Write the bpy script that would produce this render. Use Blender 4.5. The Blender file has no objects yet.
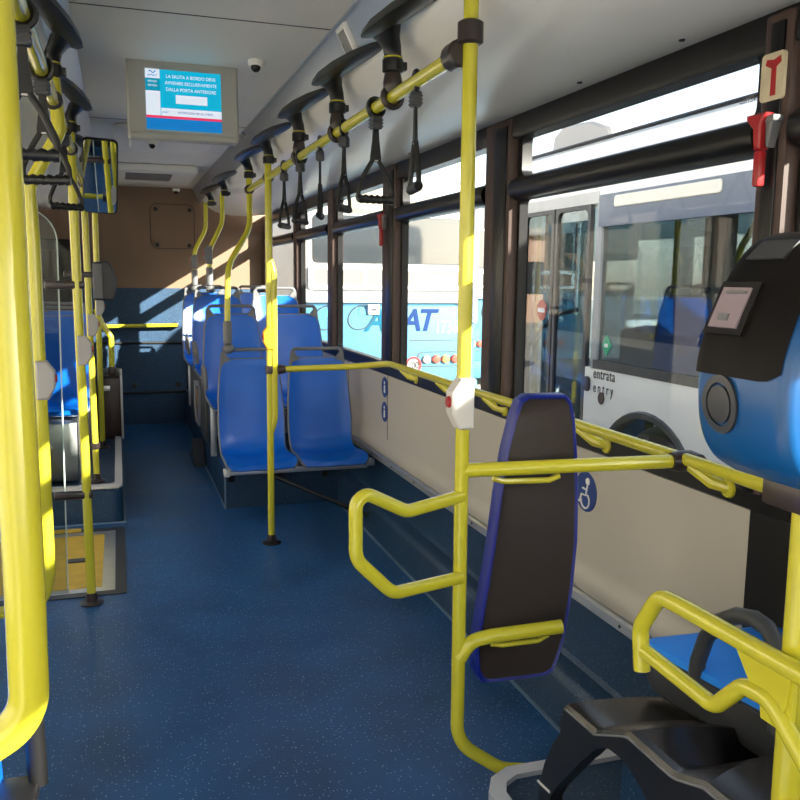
import bpy, bmesh, math, random
from mathutils import Vector, Matrix
random.seed(4)
S = bpy.context.scene; COL = S.collection
PI = math.pi

# ------------------------------------------------------------------ materials
def mat(name, col, rough=.5, metal=0., spec=.5, coat=0., emit=None, estr=0.):
    m = bpy.data.materials.new(name); m.use_nodes = True
    b = m.node_tree.nodes['Principled BSDF']
    b.inputs['Base Color'].default_value = (*col, 1); b.inputs['Roughness'].default_value = rough
    b.inputs['Metallic'].default_value = metal; b.inputs['Specular IOR Level'].default_value = spec
    b.inputs['Coat Weight'].default_value = coat; b.inputs['Coat Roughness'].default_value = .08
    if emit: b.inputs['Emission Color'].default_value = (*emit, 1); b.inputs['Emission Strength'].default_value = estr
    return m
def vary(m, scale=3., amt=.15, bump=0., bscale=60., rvar=0.):
    """slow tone variation of the material itself plus a fine bump"""
    nt = m.node_tree; b = nt.nodes['Principled BSDF']; L = nt.links
    tc = nt.nodes.new('ShaderNodeTexCoord'); n = nt.nodes.new('ShaderNodeTexNoise')
    n.inputs['Scale'].default_value = scale; n.inputs['Detail'].default_value = 4
    L.new(tc.outputs['Object'], n.inputs['Vector'])
    c = b.inputs['Base Color'].default_value[:3]
    r = nt.nodes.new('ShaderNodeValToRGB'); e = r.color_ramp.elements
    e[0].position = .3; e[1].position = .7
    e[0].color = (*[x*(1-amt) for x in c], 1); e[1].color = (*[min(1, x*(1+amt)) for x in c], 1)
    L.new(n.outputs['Fac'], r.inputs['Fac']); L.new(r.outputs['Color'], b.inputs['Base Color'])
    if rvar:
        mr = nt.nodes.new('ShaderNodeMapRange'); r0 = b.inputs['Roughness'].default_value
        mr.inputs['To Min'].default_value = r0-rvar; mr.inputs['To Max'].default_value = r0+rvar
        L.new(n.outputs['Fac'], mr.inputs['Value']); L.new(mr.outputs['Result'], b.inputs['Roughness'])
    if bump:
        n2 = nt.nodes.new('ShaderNodeTexNoise'); n2.inputs['Scale'].default_value = bscale
        L.new(tc.outputs['Object'], n2.inputs['Vector'])
        bp = nt.nodes.new('ShaderNodeBump'); bp.inputs['Strength'].default_value = bump; bp.inputs['Distance'].default_value = .004
        L.new(n2.outputs['Fac'], bp.inputs['Height']); L.new(bp.outputs['Normal'], b.inputs['Normal'])
    return m
def vinyl(name, dark, mid, fleck, rough=.42):
    m = mat(name, mid, rough); nt = m.node_tree; b = nt.nodes['Principled BSDF']; L = nt.links
    tc = nt.nodes.new('ShaderNodeTexCoord')
    n = nt.nodes.new('ShaderNodeTexNoise'); n.inputs['Scale'].default_value = 3.2; n.inputs['Detail'].default_value = 7
    L.new(tc.outputs['Object'], n.inputs['Vector'])
    r = nt.nodes.new('ShaderNodeValToRGB'); r.color_ramp.elements[0].position = .32; r.color_ramp.elements[1].position = .68
    r.color_ramp.elements[0].color = (*dark, 1); r.color_ramp.elements[1].color = (*mid, 1)
    L.new(n.outputs['Fac'], r.inputs['Fac'])
    v = nt.nodes.new('ShaderNodeTexVoronoi'); v.inputs['Scale'].default_value = 80
    L.new(tc.outputs['Object'], v.inputs['Vector'])
    lt = nt.nodes.new('ShaderNodeMath'); lt.operation = 'LESS_THAN'; lt.inputs[1].default_value = .2
    L.new(v.outputs['Distance'], lt.inputs[0])
    sep = nt.nodes.new('ShaderNodeSeparateColor'); L.new(v.outputs['Color'], sep.inputs['Color'])
    gt = nt.nodes.new('ShaderNodeMath'); gt.operation = 'GREATER_THAN'; gt.inputs[1].default_value = .45
    L.new(sep.outputs['Red'], gt.inputs[0])
    mu = nt.nodes.new('ShaderNodeMath'); mu.operation = 'MULTIPLY'; L.new(lt.outputs[0], mu.inputs[0]); L.new(gt.outputs[0], mu.inputs[1])
    mx = nt.nodes.new('ShaderNodeMix'); mx.data_type = 'RGBA'
    L.new(mu.outputs[0], mx.inputs['Factor']); L.new(r.outputs['Color'], mx.inputs['A']); mx.inputs['B'].default_value = (*fleck, 1)
    L.new(mx.outputs['Result'], b.inputs['Base Color'])
    n2 = nt.nodes.new('ShaderNodeTexNoise'); n2.inputs['Scale'].default_value = 130; n2.inputs['Detail'].default_value = 3
    L.new(tc.outputs['Object'], n2.inputs['Vector'])
    bp = nt.nodes.new('ShaderNodeBump'); bp.inputs['Strength'].default_value = .5; bp.inputs['Distance'].default_value = .003
    L.new(n2.outputs['Fac'], bp.inputs['Height']); L.new(bp.outputs['Normal'], b.inputs['Normal'])
    mr = nt.nodes.new('ShaderNodeMapRange'); mr.inputs['To Min'].default_value = rough-.1; mr.inputs['To Max'].default_value = rough+.14
    L.new(n.outputs['Fac'], mr.inputs['Value']); L.new(mr.outputs['Result'], b.inputs['Roughness'])
    return m
def glass(name, tint, refl=.07):
    m = bpy.data.materials.new(name); m.use_nodes = True; nt = m.node_tree; nt.nodes.clear()
    o = nt.nodes.new('ShaderNodeOutputMaterial'); t = nt.nodes.new('ShaderNodeBsdfTransparent')
    t.inputs['Color'].default_value = (*tint, 1); g = nt.nodes.new('ShaderNodeBsdfGlossy'); g.inputs['Roughness'].default_value = .0
    f = nt.nodes.new('ShaderNodeLayerWeight'); f.inputs['Blend'].default_value = .2
    mr = nt.nodes.new('ShaderNodeMapRange'); mr.inputs['To Min'].default_value = refl*.6; mr.inputs['To Max'].default_value = min(1, refl*6)
    nt.links.new(f.outputs['Facing'], mr.inputs['Value'])
    pw = nt.nodes.new('ShaderNodeMath'); pw.operation = 'POWER'; pw.inputs[1].default_value = 2.2
    nt.links.new(f.outputs['Facing'], pw.inputs[0]); nt.links.new(pw.outputs[0], mr.inputs['Value'])
    x = nt.nodes.new('ShaderNodeMixShader')
    nt.links.new(mr.outputs['Result'], x.inputs[0]); nt.links.new(t.outputs[0], x.inputs[1]); nt.links.new(g.outputs[0], x.inputs[2])
    nt.links.new(x.outputs[0], o.inputs['Surface']); return m

YEL = vary(mat('yellow_paint', (.53, .485, .028), .24, coat=.4), 5, .02, .0, 25)
BLUE = vary(mat('blue_seat_plastic', (.002, .110, .54), .29, spec=.45), 4, .06, .12, 220)
GREY = vary(mat('grey_plastic', (.135, .135, .14), .45), 6, .08)
LGREY = mat('light_grey_plastic', (.58, .56, .54), .4)
GREYB = mat('mid_grey_plastic', (.36, .34, .33), .4)
DGREY = vary(mat('dark_grey_plastic', (.035, .037, .042), .45), 6, .1)
BLACK = vary(mat('black_plastic', (.008, .0075, .0075), .36), 6, .15)
GBLACK = vary(mat('gloss_black_plastic', (.016, .013, .013), .22), 5, .1, .1, 300)
BROWN = vary(mat('brown_black_plastic', (.03, .02, .018), .3), 6, .1)
RUBBER = mat('black_rubber', (.01, .01, .01), .6)
PILLAR = vary(mat('pillar_trim', (.062, .038, .032), .5, spec=.3), 4, .06)
FRAME = vary(mat('window_frame_black', (.009, .0085, .009), .34, spec=.28), 3, .1)
BEIGE = vary(mat('beige_wall_laminate', (.47, .44, .385), .4), 1.2, .03, .05, 200)
CEIL = vary(mat('ceiling_panel_grey', (.80, .765, .70), .5), 1.3, .03, .05, 90)
COVE = vary(mat('cove_panel_white', (.80, .78, .74), .3), 1.3, .03)
SILVER = vary(mat('brushed_aluminium_strip', (.46, .50, .57), .30, metal=.65), 2, .05, 0, 0, .05)
ALU = vary(mat('aluminium', (.62, .62, .63), .35, metal=.8), 9, .06)
SLOT = mat('dark_groove', (.03, .03, .03), .7)
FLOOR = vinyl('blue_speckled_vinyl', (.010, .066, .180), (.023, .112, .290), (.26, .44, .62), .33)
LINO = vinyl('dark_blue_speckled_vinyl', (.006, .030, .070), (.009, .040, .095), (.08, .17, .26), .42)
REARB = vinyl('rear_wall_blue_vinyl', (.008, .036, .080), (.013, .050, .110), (.08, .18, .3), .55)
SEAM = mat('seam_filler', (.16, .24, .32), .5)
TAN = vary(mat('tan_wall_panel', (.19, .118, .072), .55), 2, .04, .05, 120)
GLASS = glass('window_glass', (.93, .95, .94), .03)
GLASSP = glass('partition_glass', (.84, .86, .85), .015)
GLASSB = glass('tinted_bus_glass', (.42, .49, .52), .13)
DGLASS = mat('dark_coach_glass', (.03, .035, .04), .06, spec=.8)
MIRROR = mat('mirror_silver', (.85, .87, .9), .02, metal=1.)
WHITE = vary(mat('white_bus_paint', (.80, .80, .80), .25, coat=.3), 2, .02)
CREAM = vary(mat('cream_bus_paint', (.78, .74, .66), .3, coat=.3), 2, .02)
LBLUE = vary(mat('light_blue_bus_paint', (.055, .155, .24), .5, spec=.15), 2, .03)
NAVY = mat('navy_trim', (.01, .02, .12), .35)
EDGEB = mat('cobalt_edging', (.004, .015, .24), .4)
SIGNB = mat('sign_blue', (.01, .045, .23), .4)
SIGNW = mat('sign_white', (.85, .85, .85), .4)
RED = mat('red_plastic', (.36, .012, .016), .35)
ORANGE = mat('amber_plastic', (.85, .38, .01), .35)
GREEN = mat('green_print', (.03, .38, .20), .5)
STICK = vary(mat('sticker_cream', (.55, .47, .32), .5), 30, .1)
VBLACK = vary(mat('machine_black_plastic', (.006, .005, .005), .5, spec=.12), 5, .05)
CUSH = vary(mat('window_lit_blue_cushion', (.004, .20, .75), .5), 6, .05, .1, 200)  # seat blue made brighter: window light on the cushion put into its colour
VBLUE = vary(mat('machine_blue_plastic', (.004, .072, .23), .32), 4, .05)
VSCREEN = mat('reader_screen', (.22, .17, .18), .2, emit=(.5, .4, .42), estr=.10)
STEEL = vary(mat('stainless_steel', (.50, .50, .50), .3, metal=.9), 4, .06)
HATCHY = vary(mat('yellow_grip_mat', (.62, .40, .05), .6), 12, .1, .3, 150)
MAROON = vary(mat('dark_maroon_panel', (.045, .022, .018), .4), 4, .1)
BOX = mat('monitor_housing', (.40, .39, .35), .45)
ASPH = vary(mat('pale_concrete_yard', (.50, .47, .42), .9), 1.5, .12, .4, 40)
CONC = vary(mat('peach_render', (.62, .42, .32), .9), .6, .08)
LENSR = mat('tail_lens_red', (.45, .06, .04), .2)
LENSA = mat('tail_lens_orange', (.70, .25, .06), .2)
LENSC = mat('tail_lens_clear', (.50, .45, .42), .2)
AMATB = mat('lettering_blue', (.002, .022, .10), .6, spec=.15)
AMATC = mat('lettering_cyan', (.0, .07, .125), .6, spec=.15)
SCYAN = mat('screen_cyan', (.0, .1, .2), .2, emit=(.0, .40, .60), estr=.68)
SBLUE = mat('screen_blue', (.0, .05, .15), .2, emit=(.0, .17, .50), estr=.68)
SWHITE = mat('screen_white', (.3, .3, .3), .2, emit=(.62, .70, .80), estr=.68)
SRED = mat('screen_red', (.3, .0, .0), .2, emit=(.70, .04, .12), estr=.68)
SNAVY = mat('screen_navy', (.0, .0, .1), .2, emit=(.01, .04, .25), estr=.68)
STEAL = mat('screen_teal', (.0, .1, .15), .2, emit=(.0, .25, .38), estr=.68)

# ------------------------------------------------------------------ mesh tools
def rrect(w, h, r, n=5, cx=0, cy=0):
    pts = []
    for (sx, sy, a0) in ((1, 1, 0), (-1, 1, PI/2), (-1, -1, PI), (1, -1, 1.5*PI)):
        for k in range(n+1):
            a = a0+PI/2*k/n
            pts.append((cx+sx*(w/2-r)+r*math.cos(a), cy+sy*(h/2-r)+r*math.sin(a)))
    return pts
def fillet(pts, rad, n=6):
    pts = [Vector(p) for p in pts]; out = [pts[0]]
    for i in range(1, len(pts)-1):
        p = pts[i]; a = (pts[i-1]-p); b = (pts[i+1]-p); la, lb = a.length, b.length; a.normalize(); b.normalize()
        th = a.angle(b)
        r = rad[i-1] if isinstance(rad, (list, tuple)) else rad
        if th > PI-.02 or r <= 0: out.append(p); continue
        d = min(r/math.tan(th/2), la*.48, lb*.48); r = d*math.tan(th/2)
        c = p+(a+b).normalized()*(r/math.sin(th/2))
        s = p+a*d-c; e = p+b*d-c; ax = s.cross(e).normalized(); tot = s.angle(e)
        for k in range(n+1): out.append(c+Matrix.Rotation(tot*k/n, 3, ax) @ s)
    out.append(pts[-1]); return out
def axmat(axis):   # local (u, v, w) -> world, w along axis
    return {'X': Matrix(((0, 0, 1), (1, 0, 0), (0, 1, 0))), 'Y': Matrix(((1, 0, 0), (0, 0, 1), (0, 1, 0))), 'Z': Matrix.Identity(3)}[axis]
class G:
    def __init__(s): s.b = bmesh.new()
    def face(s, vs):
        try: return s.b.faces.new(vs)
        except ValueError: return None
    def loft(s, loops, closed=True, caps=True):
        rows = [[s.b.verts.new(p) for p in l] for l in loops]
        for a, b in zip(rows, rows[1:]):
            n = len(a)
            for i in range(n if closed else n-1):
                j = (i+1) % n; s.face((a[i], a[j], b[j], b[i]))
        if caps and closed: s.face(rows[0][::-1]); s.face(rows[-1])
        return s
    def box(s, a, c, bev=0.):
        x0, y0, z0 = [min(p, q) for p, q in zip(a, c)]; x1, y1, z1 = [max(p, q) for p, q in zip(a, c)]
        v = [s.b.verts.new(p) for p in ((x0, y0, z0), (x1, y0, z0), (x1, y1, z0), (x0, y1, z0), (x0, y0, z1), (x1, y0, z1), (x1, y1, z1), (x0, y1, z1))]
        fs = [s.b.faces.new([v[i] for i in f]) for f in ((3, 2, 1, 0), (4, 5, 6, 7), (0, 1, 5, 4), (1, 2, 6, 5), (2, 3, 7, 6), (3, 0, 4, 7))]
        if bev:
            es = list({e for f in fs for e in f.edges})
            bmesh.ops.bevel(s.b, geom=es, offset=bev, segments=2, profile=.5, affect='EDGES')
        return s
    def tube(s, pts, r, seg=14, rad=None, caps=True, n=6):
        if rad is not None: pts = fillet(pts, rad, n)
        pts = [Vector(p) for p in pts]; loops = []
        t0 = (pts[1]-pts[0]).normalized(); ref = Vector((0, 0, 1)) if abs(t0.z) < .9 else Vector((1, 0, 0))
        u = t0.cross(ref).normalized(); pt = t0
        for i, p in enumerate(pts):
            t = (pts[min(i+1, len(pts)-1)]-pts[max(i-1, 0)]).normalized()
            q = pt.rotation_difference(t); u = (q @ u).normalized(); u = (u-t*u.dot(t)).normalized(); pt = t
            v = t.cross(u); rr = r[i] if isinstance(r, (list, tuple)) else r
            loops.append([p+(u*math.cos(2*PI*k/seg)+v*math.sin(2*PI*k/seg))*rr for k in range(seg)])
        return s.loft(loops, True, caps)
    def prism(s, poly, axis, w0, w1, bev=0.):
        M = axmat(axis); n0 = len(s.b.edges)
        l0 = [M @ Vector((p[0], p[1], w0)) for p in poly]; l1 = [M @ Vector((p[0], p[1], w1)) for p in poly]
        if bev:
            c = Vector((sum(p[0] for p in poly)/len(poly), sum(p[1] for p in poly)/len(poly)))
            def inset(d):
                out = []; n = len(poly)
                ar = sum(poly[i][0]*poly[(i+1) % n][1]-poly[(i+1) % n][0]*poly[i][1] for i in range(n)); sg = 1 if ar > 0 else -1
                for i in range(n):
                    a, b, e = Vector(poly[i-1]), Vector(poly[i]), Vector(poly[(i+1) % n])
                    d1 = (b-a).normalized(); d2 = (e-b).normalized(); n1 = Vector((-d1.y, d1.x))*sg; n2 = Vector((-d2.y, d2.x))*sg
                    m = (n1+n2); m = m/max(.3, m.length_squared)*2*1.0
                    out.append(b+m*d*.5*1.0*(2/ max(1., 1)) *.5 if False else b+m*d)
                return out
            pi = inset(bev); sg = 1 if w1 > w0 else -1
            loops = [[M @ Vector((p[0], p[1], w0)) for p in pi], [M @ Vector((p[0], p[1], w0+sg*bev)) for p in poly],
                     [M @ Vector((p[0], p[1], w1-sg*bev)) for p in poly], [M @ Vector((p[0], p[1], w1)) for p in pi]]
            return s.loft(loops)
        return s.loft([l0, l1])
    def ring(s, outer, inner, axis, w0, w1):
        M = axmat(axis); n = len(outer)
        f = lambda poly, w: [M @ Vector((p[0], p[1], w)) for p in poly]
        rows = [[s.b.verts.new(p) for p in l] for l in (f(outer, w0), f(outer, w1), f(inner, w1), f(inner, w0))]
        for a, b in zip(rows, rows[1:]+rows[:1]):
            for i in range(n):
                j = (i+1) % n; s.face((a[i], a[j], b[j], b[i]))
        return s
    def cyl(s, p0, p1, r0, r1=None, seg=16):
        return s.tube([p0, p1], [r0, r0 if r1 is None else r1], seg)
    def lathe(s, c, axis, prof, seg=20):
        M = axmat(axis); c = Vector(c)
        return s.loft([[c+M @ Vector((r*math.cos(2*PI*k/seg), r*math.sin(2*PI*k/seg), w)) for k in range(seg)] for r, w in prof])
    def ball(s, c, r, sc=(1, 1, 1)):
        M = Matrix.Translation(c) @ Matrix.Diagonal((*sc, 1))
        bmesh.ops.create_uvsphere(s.b, u_segments=14, v_segments=9, radius=r, matrix=M); return s
    def xf(s, M): bmesh.ops.transform(s.b, matrix=M, verts=s.b.verts); return s
def woff(o):
    v = Vector((0, 0, 0))
    while o: v += o.location; o = o.parent
    return v
def mk(name, g, m, parent=None, smooth=.6):
    b = g.b; bmesh.ops.recalc_face_normals(b, faces=b.faces)
    off = woff(parent)
    if off.length: bmesh.ops.translate(b, verts=b.verts, vec=-off)
    for f in b.faces: f.smooth = True
    for e in b.edges:
        if len(e.link_faces) == 2 and e.calc_face_angle(0) > smooth: e.smooth = False
    me = bpy.data.meshes.new(name); b.to_mesh(me); b.free(); me.materials.append(m)
    o = bpy.data.objects.new(name, me); COL.objects.link(o)
    if parent: o.parent = parent
    return o
def tag(o, label=None, cat=None, group=None, kind=None):
    if label: o['label'] = label
    if cat: o['category'] = cat
    if group: o['group'] = group
    if kind: o['kind'] = kind
    return o
def thing(name, loc, label, cat, group=None):
    o = bpy.data.objects.new(name, None); o.empty_display_size = .05; COL.objects.link(o); o.location = loc
    return tag(o, label, cat, group)
def struct(name, g, m, parent=None):
    o = mk(name, g, m, parent)
    if not parent: o['kind'] = 'structure'
    return o
def solo(name, g, m, label, cat, group=None):
    return tag(mk(name, g, m), label, cat, group)
def dup(o, parent=None):
    c = o.copy(); COL.objects.link(c); c.parent = parent
    for ch in list(o.children): dup(ch, c)
    return c
def text(name, s, m, org, right, up, h, parent=None, depth=.002, sx=1., align='LEFT', shear=0., off=0., spc=1.):
    cu = bpy.data.curves.new(name, 'FONT'); cu.body = s; cu.size = 1.; cu.extrude = .0; cu.align_x = align; cu.shear = shear; cu.offset = off; cu.resolution_u = 3; cu.space_character = spc
    o = bpy.data.objects.new(name, cu); COL.objects.link(o)
    dg = bpy.context.evaluated_depsgraph_get(); me = bpy.data.meshes.new_from_object(o.evaluated_get(dg))
    bpy.data.objects.remove(o); bpy.data.curves.remove(cu)
    r = Vector(right).normalized(); u = Vector(up).normalized(); w = r.cross(u); k = h/.7
    g = G(); g.b.from_mesh(me); bpy.data.meshes.remove(me)
    ex = bmesh.ops.extrude_face_region(g.b, geom=list(g.b.faces))
    bmesh.ops.translate(g.b, verts=[v for v in ex['geom'] if isinstance(v, bmesh.types.BMVert)], vec=(0, 0, depth/k))
    M = Matrix(((r.x*k*sx, u.x*k, w.x*k, org[0]), (r.y*k*sx, u.y*k, w.y*k, org[1]), (r.z*k*sx, u.z*k, w.z*k, org[2]), (0, 0, 0, 1)))
    return mk(name, g.xf(M), m, parent)

XL, XR, XC, YR, YF = -.85, 1.47, .31, 8.9, -2.2
mir = lambda x: 2*XC-x
# ------------------------------------------------------------------ the shell
struct('floor', G().box((XL-.05, YF, -.06), (XR+.05, YR+.05, 0)), FLOOR)
tag(mk('ground', G().box((-60, -60, -.45), (80, 90, -.35)), ASPH), kind='structure')
# floor joints, thin welded seams
g = G()
for y in (6.05, 7.35): g.box((.03, y, 0), (.62, y+.008, .0015))
struct('trim_1', g, SEAM)
struct('trim_2', G().box((1.358, 1.93, 0), (1.371, 5.46, .004)), SEAM)
# right-hand cove skirting, with a ledge
prof = [(1.371, 0), (1.379, .15), (1.39, .178), (1.405, .19), (1.445, .20), (1.457, .215), (1.466, .40), (1.466, .42), (1.52, .42), (1.52, 0)]
struct('baseboard_right', G().prism(prof, 'Y', YF, YR), LINO)
g = G().prism([(1.452, .418), (1.447, .423), (1.447, .452), (1.455, .460), (1.50, .460), (1.50, .418)], 'Y', YF, YR)
o = struct('trim_3', g, ALU)
g = G()
for y in [1.0+.39*k for k in range(18)]: g.lathe((1.447, y, .438), 'X', [(.001, -.002), (.006, -.002), (.006, .004)], 8)
mk('screw_heads', g, SLOT, o)
# beige laminate wall: rolled lip at the bottom
prof = [(1.50, .462), (1.462, .462), (1.456, .470), (1.450, .485), (1.450, .505), (1.456, .525), (1.466, .545), (1.470, .57), (1.470, .95), (1.50, .95)]
o = struct('wall_right', G().prism(prof, 'Y', YF, YR), BEIGE)
g = G()
for y in (4.66, 5.55, 3.0-1.9): g.box((1.4685, y, .56), (1.472, y+.005, .95))
mk('panel_seam', g, SLOT, o)
struct('trim_4', G().prism([(1.505, .945), (1.462, .945), (1.452, .952), (1.452, 1.012), (1.46, 1.02), (1.505, 1.02)], 'Y', YF, YR), FRAME)
struct('trim_5', G().prism([(1.458, .55), (1.458, .95), (1.472, .95), (1.472, .55)], 'Y', .4, 1.655), BLACK)
struct('trim_6', G().prism([(1.445, 2.03), (1.438, 2.045), (1.445, 2.115), (1.51, 2.13), (1.51, 2.03)], 'Y', YF, YR), FRAME)

wins = [(-1.7, -.15), (-.02, 1.59), (1.70, 3.02), (3.27, 4.44), (4.69, 5.86), (6.02, 7.12), (7.27, 8.72)]
pil = [(1.59, 1.70), (3.02, 3.27), (4.44, 4.69), (5.86, 6.02), (7.12, 7.27), (8.72, 8.9), (-.15, -.02)]
for i, (a, b) in enumerate(wins, 1):
    cy, w = (a+b)/2, b-a
    # upper vent frame, lower frame (rounded corners), thick round transom bar
    w1 = tag(bpy.data.objects.new('window_%d' % i, None), kind='structure'); COL.objects.link(w1); w1.location = (1.49, cy, 1.015)
    g = G().ring(rrect(w, .25, .004, 5, cy, 1.965), rrect(w-.07, .150, .03, 5, cy, 1.962), 'X', 1.462, 1.503)
    mk('vent_frame', g, FRAME, w1)
    mk('vent_pane', G().box((1.488, a+.03, 1.88), (1.492, b-.03, 2.045)), GLASS, w1)
    g = G().ring(rrect(w, .83, .004, 5, cy, 1.425), rrect(w-.03, .785, .02, 5, cy, 1.410), 'X', 1.468, 1.503)
    mk('frame', g, FRAME, w1)
    mk('pane', G().box((1.488, a+.01, 1.015), (1.492, b-.01, 1.81)), GLASS, w1)
    mk('transom', G().tube([(1.462, a+.01, 1.842), (1.455, a+.04, 1.842), (1.455, b-.04, 1.842), (1.462, b-.01, 1.842)], .042, 16), FRAME, w1)
for i, (a, b) in enumerate(pil):
    g = G().prism([(1.51, a), (1.436, a+.012), (1.430, a+.022), (1.430, b-.022), (1.436, b-.012), (1.51, b)], 'Z', 1.0, 2.10)
    o = struct('trim_%d' % (7+i), g, PILLAR)
    if i < 3: mk('cover_strip', G().box((1.424, a+.028, 1.0), (1.431, (a+b)/2+.015, 2.08), .002), FRAME, o)

# centre ceiling and coves
o = struct('ceiling', G().box((mir(.745), YF, 2.36), (.745, YR, 2.44)), CEIL)
g = G()
for y in (3.05, 5.15): g.box((mir(.74), y, 2.3585), (.74, y+.006, 2.3605))
mk('panel_joint', g, SLOT, o)
g = G()
g.prism(rrect(.62, 1.0, .1, 5, .31, 5.75), 'Z', 2.335, 2.362, .012)
g.prism(rrect(.40, .55, .07, 5, .30, 5.75), 'Z', 2.318, 2.337, .01)
mk('hatch_panel', g, COVE, o)
g = G().prism(rrect(.66, 1.0, .04, 4, .31, 7.55), 'Z', 2.30, 2.362, .012); mk('end_fairing', g, COVE, o)
g = G().prism(rrect(.36, .5, .02, 4, .27, 7.45), 'Z', 2.297, 2.302); mk('grille_panel', g, GREY, o)
for s, nm in ((0, 14), (1, 15)):
    f = (lambda x: x) if s == 0 else mir
    struct('trim_%d' % nm, G().prism([(f(x), z) for x, z in ((.738, 2.372), (.738, 2.352), (.75, 2.345), (.806, 2.232), (.825, 2.228), (.83, 2.25), (.79, 2.372))], 'Y', YF, YR), SILVER)
for s, nm in ((0, 16), (1, 17)):
    f = (lambda x: x) if s == 0 else mir
    base = [(.805, 2.236), (.83, 2.195), (.87, 2.155), (.93, 2.122), (1.02, 2.098), (1.15, 2.088), (1.30, 2.092), (1.42, 2.108), (1.475, 2.118)]
    top = [(1.50, 2.40), (.81, 2.40)]
    loops = []
    for y, k in ((YF, 0.), (8.55, 0.), (8.66, .03), (8.73, .1), (8.76, .22)):
        cx, cz = 1.15, 2.30
        loops.append([Vector((f(x+(cx-x)*k), y, z+(cz-z)*k)) for x, z in base+top])
    struct('trim_%d' % nm, G().loft(loops), COVE)
# rear bulkhead: tan above, blue vinyl below
o = struct('wall_rear', G().box((XL-.05, YR, 1.375), (XR+.05, YR+.06, 2.5)), TAN)
g = G().ring(rrect(.43, .44, .07, 6, .56-.02, 1.985), rrect(.418, .428, .064, 6, .54, 1.985), 'Y', YR-.004, YR+.01)
mk('hatch_outline', g, SLOT, o)
g = G()
for x, z in ((.38, 2.15), (.71, 2.15), (.39, 1.80), (.70, 1.80)): g.lathe((x, YR, z), 'Y', [(.022, 0), (.020, -.008), (.004, -.010)][::1], 12)
mk('hatch_bolt', g, BLACK, o)
o = struct('wall_1', G().box((XL-.05, YR-.004, -.02), (XR+.05, YR+.05, 1.375)), REARB)
g = G().tube(fillet([(-.42, 8.885, .83), (.66, 8.885, .83), (.66, 8.885, .33), (-.42, 8.885, .33)], .07), .012, 8); mk('access_panel_seal', g, RUBBER, o)
g = G()
for x in (.13, .56): g.lathe((x, YR-.004, .40), 'Y', [(.03, 0), (.028, -.01), (.004, -.012)], 12)
mk('access_panel_latch', g, BLACK, o)
# left side: low wall, pillars, glazed doors (mostly out of the frame)
o = struct('wall_left', G().box((XL-.05, YF, 0), (XL, 3.85, .92)).box((XL-.05, 5.4, 0), (XL, YR, .98)).box((XL-.05, YF, 2.02), (XL, YR, 2.4)), BEIGE)
g = G()
for a, b in ((YF, -2.1), (.2, .32), (2.2, 2.32), (3.8, 3.92), (5.36, 5.48), (6.8, 6.9), (8.2, 8.9)): g.box((XL-.06, a, 0), (XL+.005, b, 2.03), .004)
struct('trim_18', g, FRAME)
i = 8
for a, b in ((-2.1, .2), (.32, 2.2), (2.32, 3.8), (5.48, 6.8), (6.9, 8.2)):
    struct('window_%d' % i, G().box((XL-.035, a, .95), (XL-.030, b, 2.02)), GLASS); i += 1
d = tag(bpy.data.objects.new('door_1', None), kind='structure'); COL.objects.link(d); d.location = (XL, 4.64, 0)
for a, b in ((3.93, 4.63), (4.65, 5.35)):
    cy = (a+b)/2
    g = G().ring(rrect(b-a, 1.99, .03, 4, cy, 1.01), rrect(b-a-.1, 1.85, .05, 4, cy, 1.02), 'X', XL-.04, XL)
    lf = mk('door_leaf', g, FRAME, d)
    mk('pane', G().box((XL-.022, a+.04, .07), (XL-.018, b-.04, 1.96)), GLASS, lf)
struct('wall_front', G().box((XL-.05, YF-.05, 0), (XR+.05, YF, .85)).box((XL-.05, YF-.05, 2.1), (XR+.05, YF, 2.44)), BEIGE)
struct('window_13', G().box((XL, YF-.03, .85), (XR, YF-.024, 2.1)), GLASS)
# raised floors
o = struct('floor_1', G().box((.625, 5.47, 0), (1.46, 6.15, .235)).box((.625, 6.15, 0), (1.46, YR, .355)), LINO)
mk('nosing', G().box((.617, 5.462, 0), (.627, 5.472, .235)).box((.617, 5.472, -.0), (.6255, 8.85, .006)), SEAM, o)
mk('corner_fairing', G().prism([(7.25, 0), (6.75, 0), (6.9, .21)], 'X', .53, .626, .012), DGREY, o)
pf = fillet([(XL, 5.33, 0), (-.01, 5.33, 0), (-.01, 8.89, 0)], .07, 6); pf = [(p.x, p.y) for p in pf]+[(XL, 8.89)]
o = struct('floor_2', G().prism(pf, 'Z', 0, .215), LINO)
pi_ = [(p[0], p[1]) for p in pf[:-1]]
ins = [(p.x, p.y) for p in fillet([(XL, 5.375, 0), (-.055, 5.375, 0), (-.055, 8.89, 0)], .05, 6)]
o2 = mk('nosing', G().loft([[Vector((*p, z)) for p in q] for q, z in ((pi_, .208), (pi_, .234), (ins, .236), (ins, .215))], closed=False), LGREY, o)
mk('base_seam', G().box((XL, 5.318, 0), (0, 5.328, .006)).box((-.008, 5.33, 0), (.004, 8.8, .006)), SEAM, o)
# wheel-box platform under the near seat, with an aluminium nosing
pf = [(.865, .0), (.865, 1.83), (.895, 1.885), (.955, 1.92), (1.46, 1.92), (1.46, 0)]
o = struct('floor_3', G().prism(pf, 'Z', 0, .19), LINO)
q0 = [(.860, .0), (.860, 1.835), (.893, 1.893), (.953, 1.925), (1.46, 1.925)]; q1 = [(.902, .0), (.902, 1.82), (.922, 1.858), (.962, 1.882), (1.46, 1.882)]
mk('nosing', G().loft([[Vector((*p, z)) for p in q] for q, z in ((q0, .160), (q0, .202), (q1, .204), (q1, .185))], closed=False), mat('pale_edge_metal', (.62, .62, .66), .4, metal=.25), o)

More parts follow.
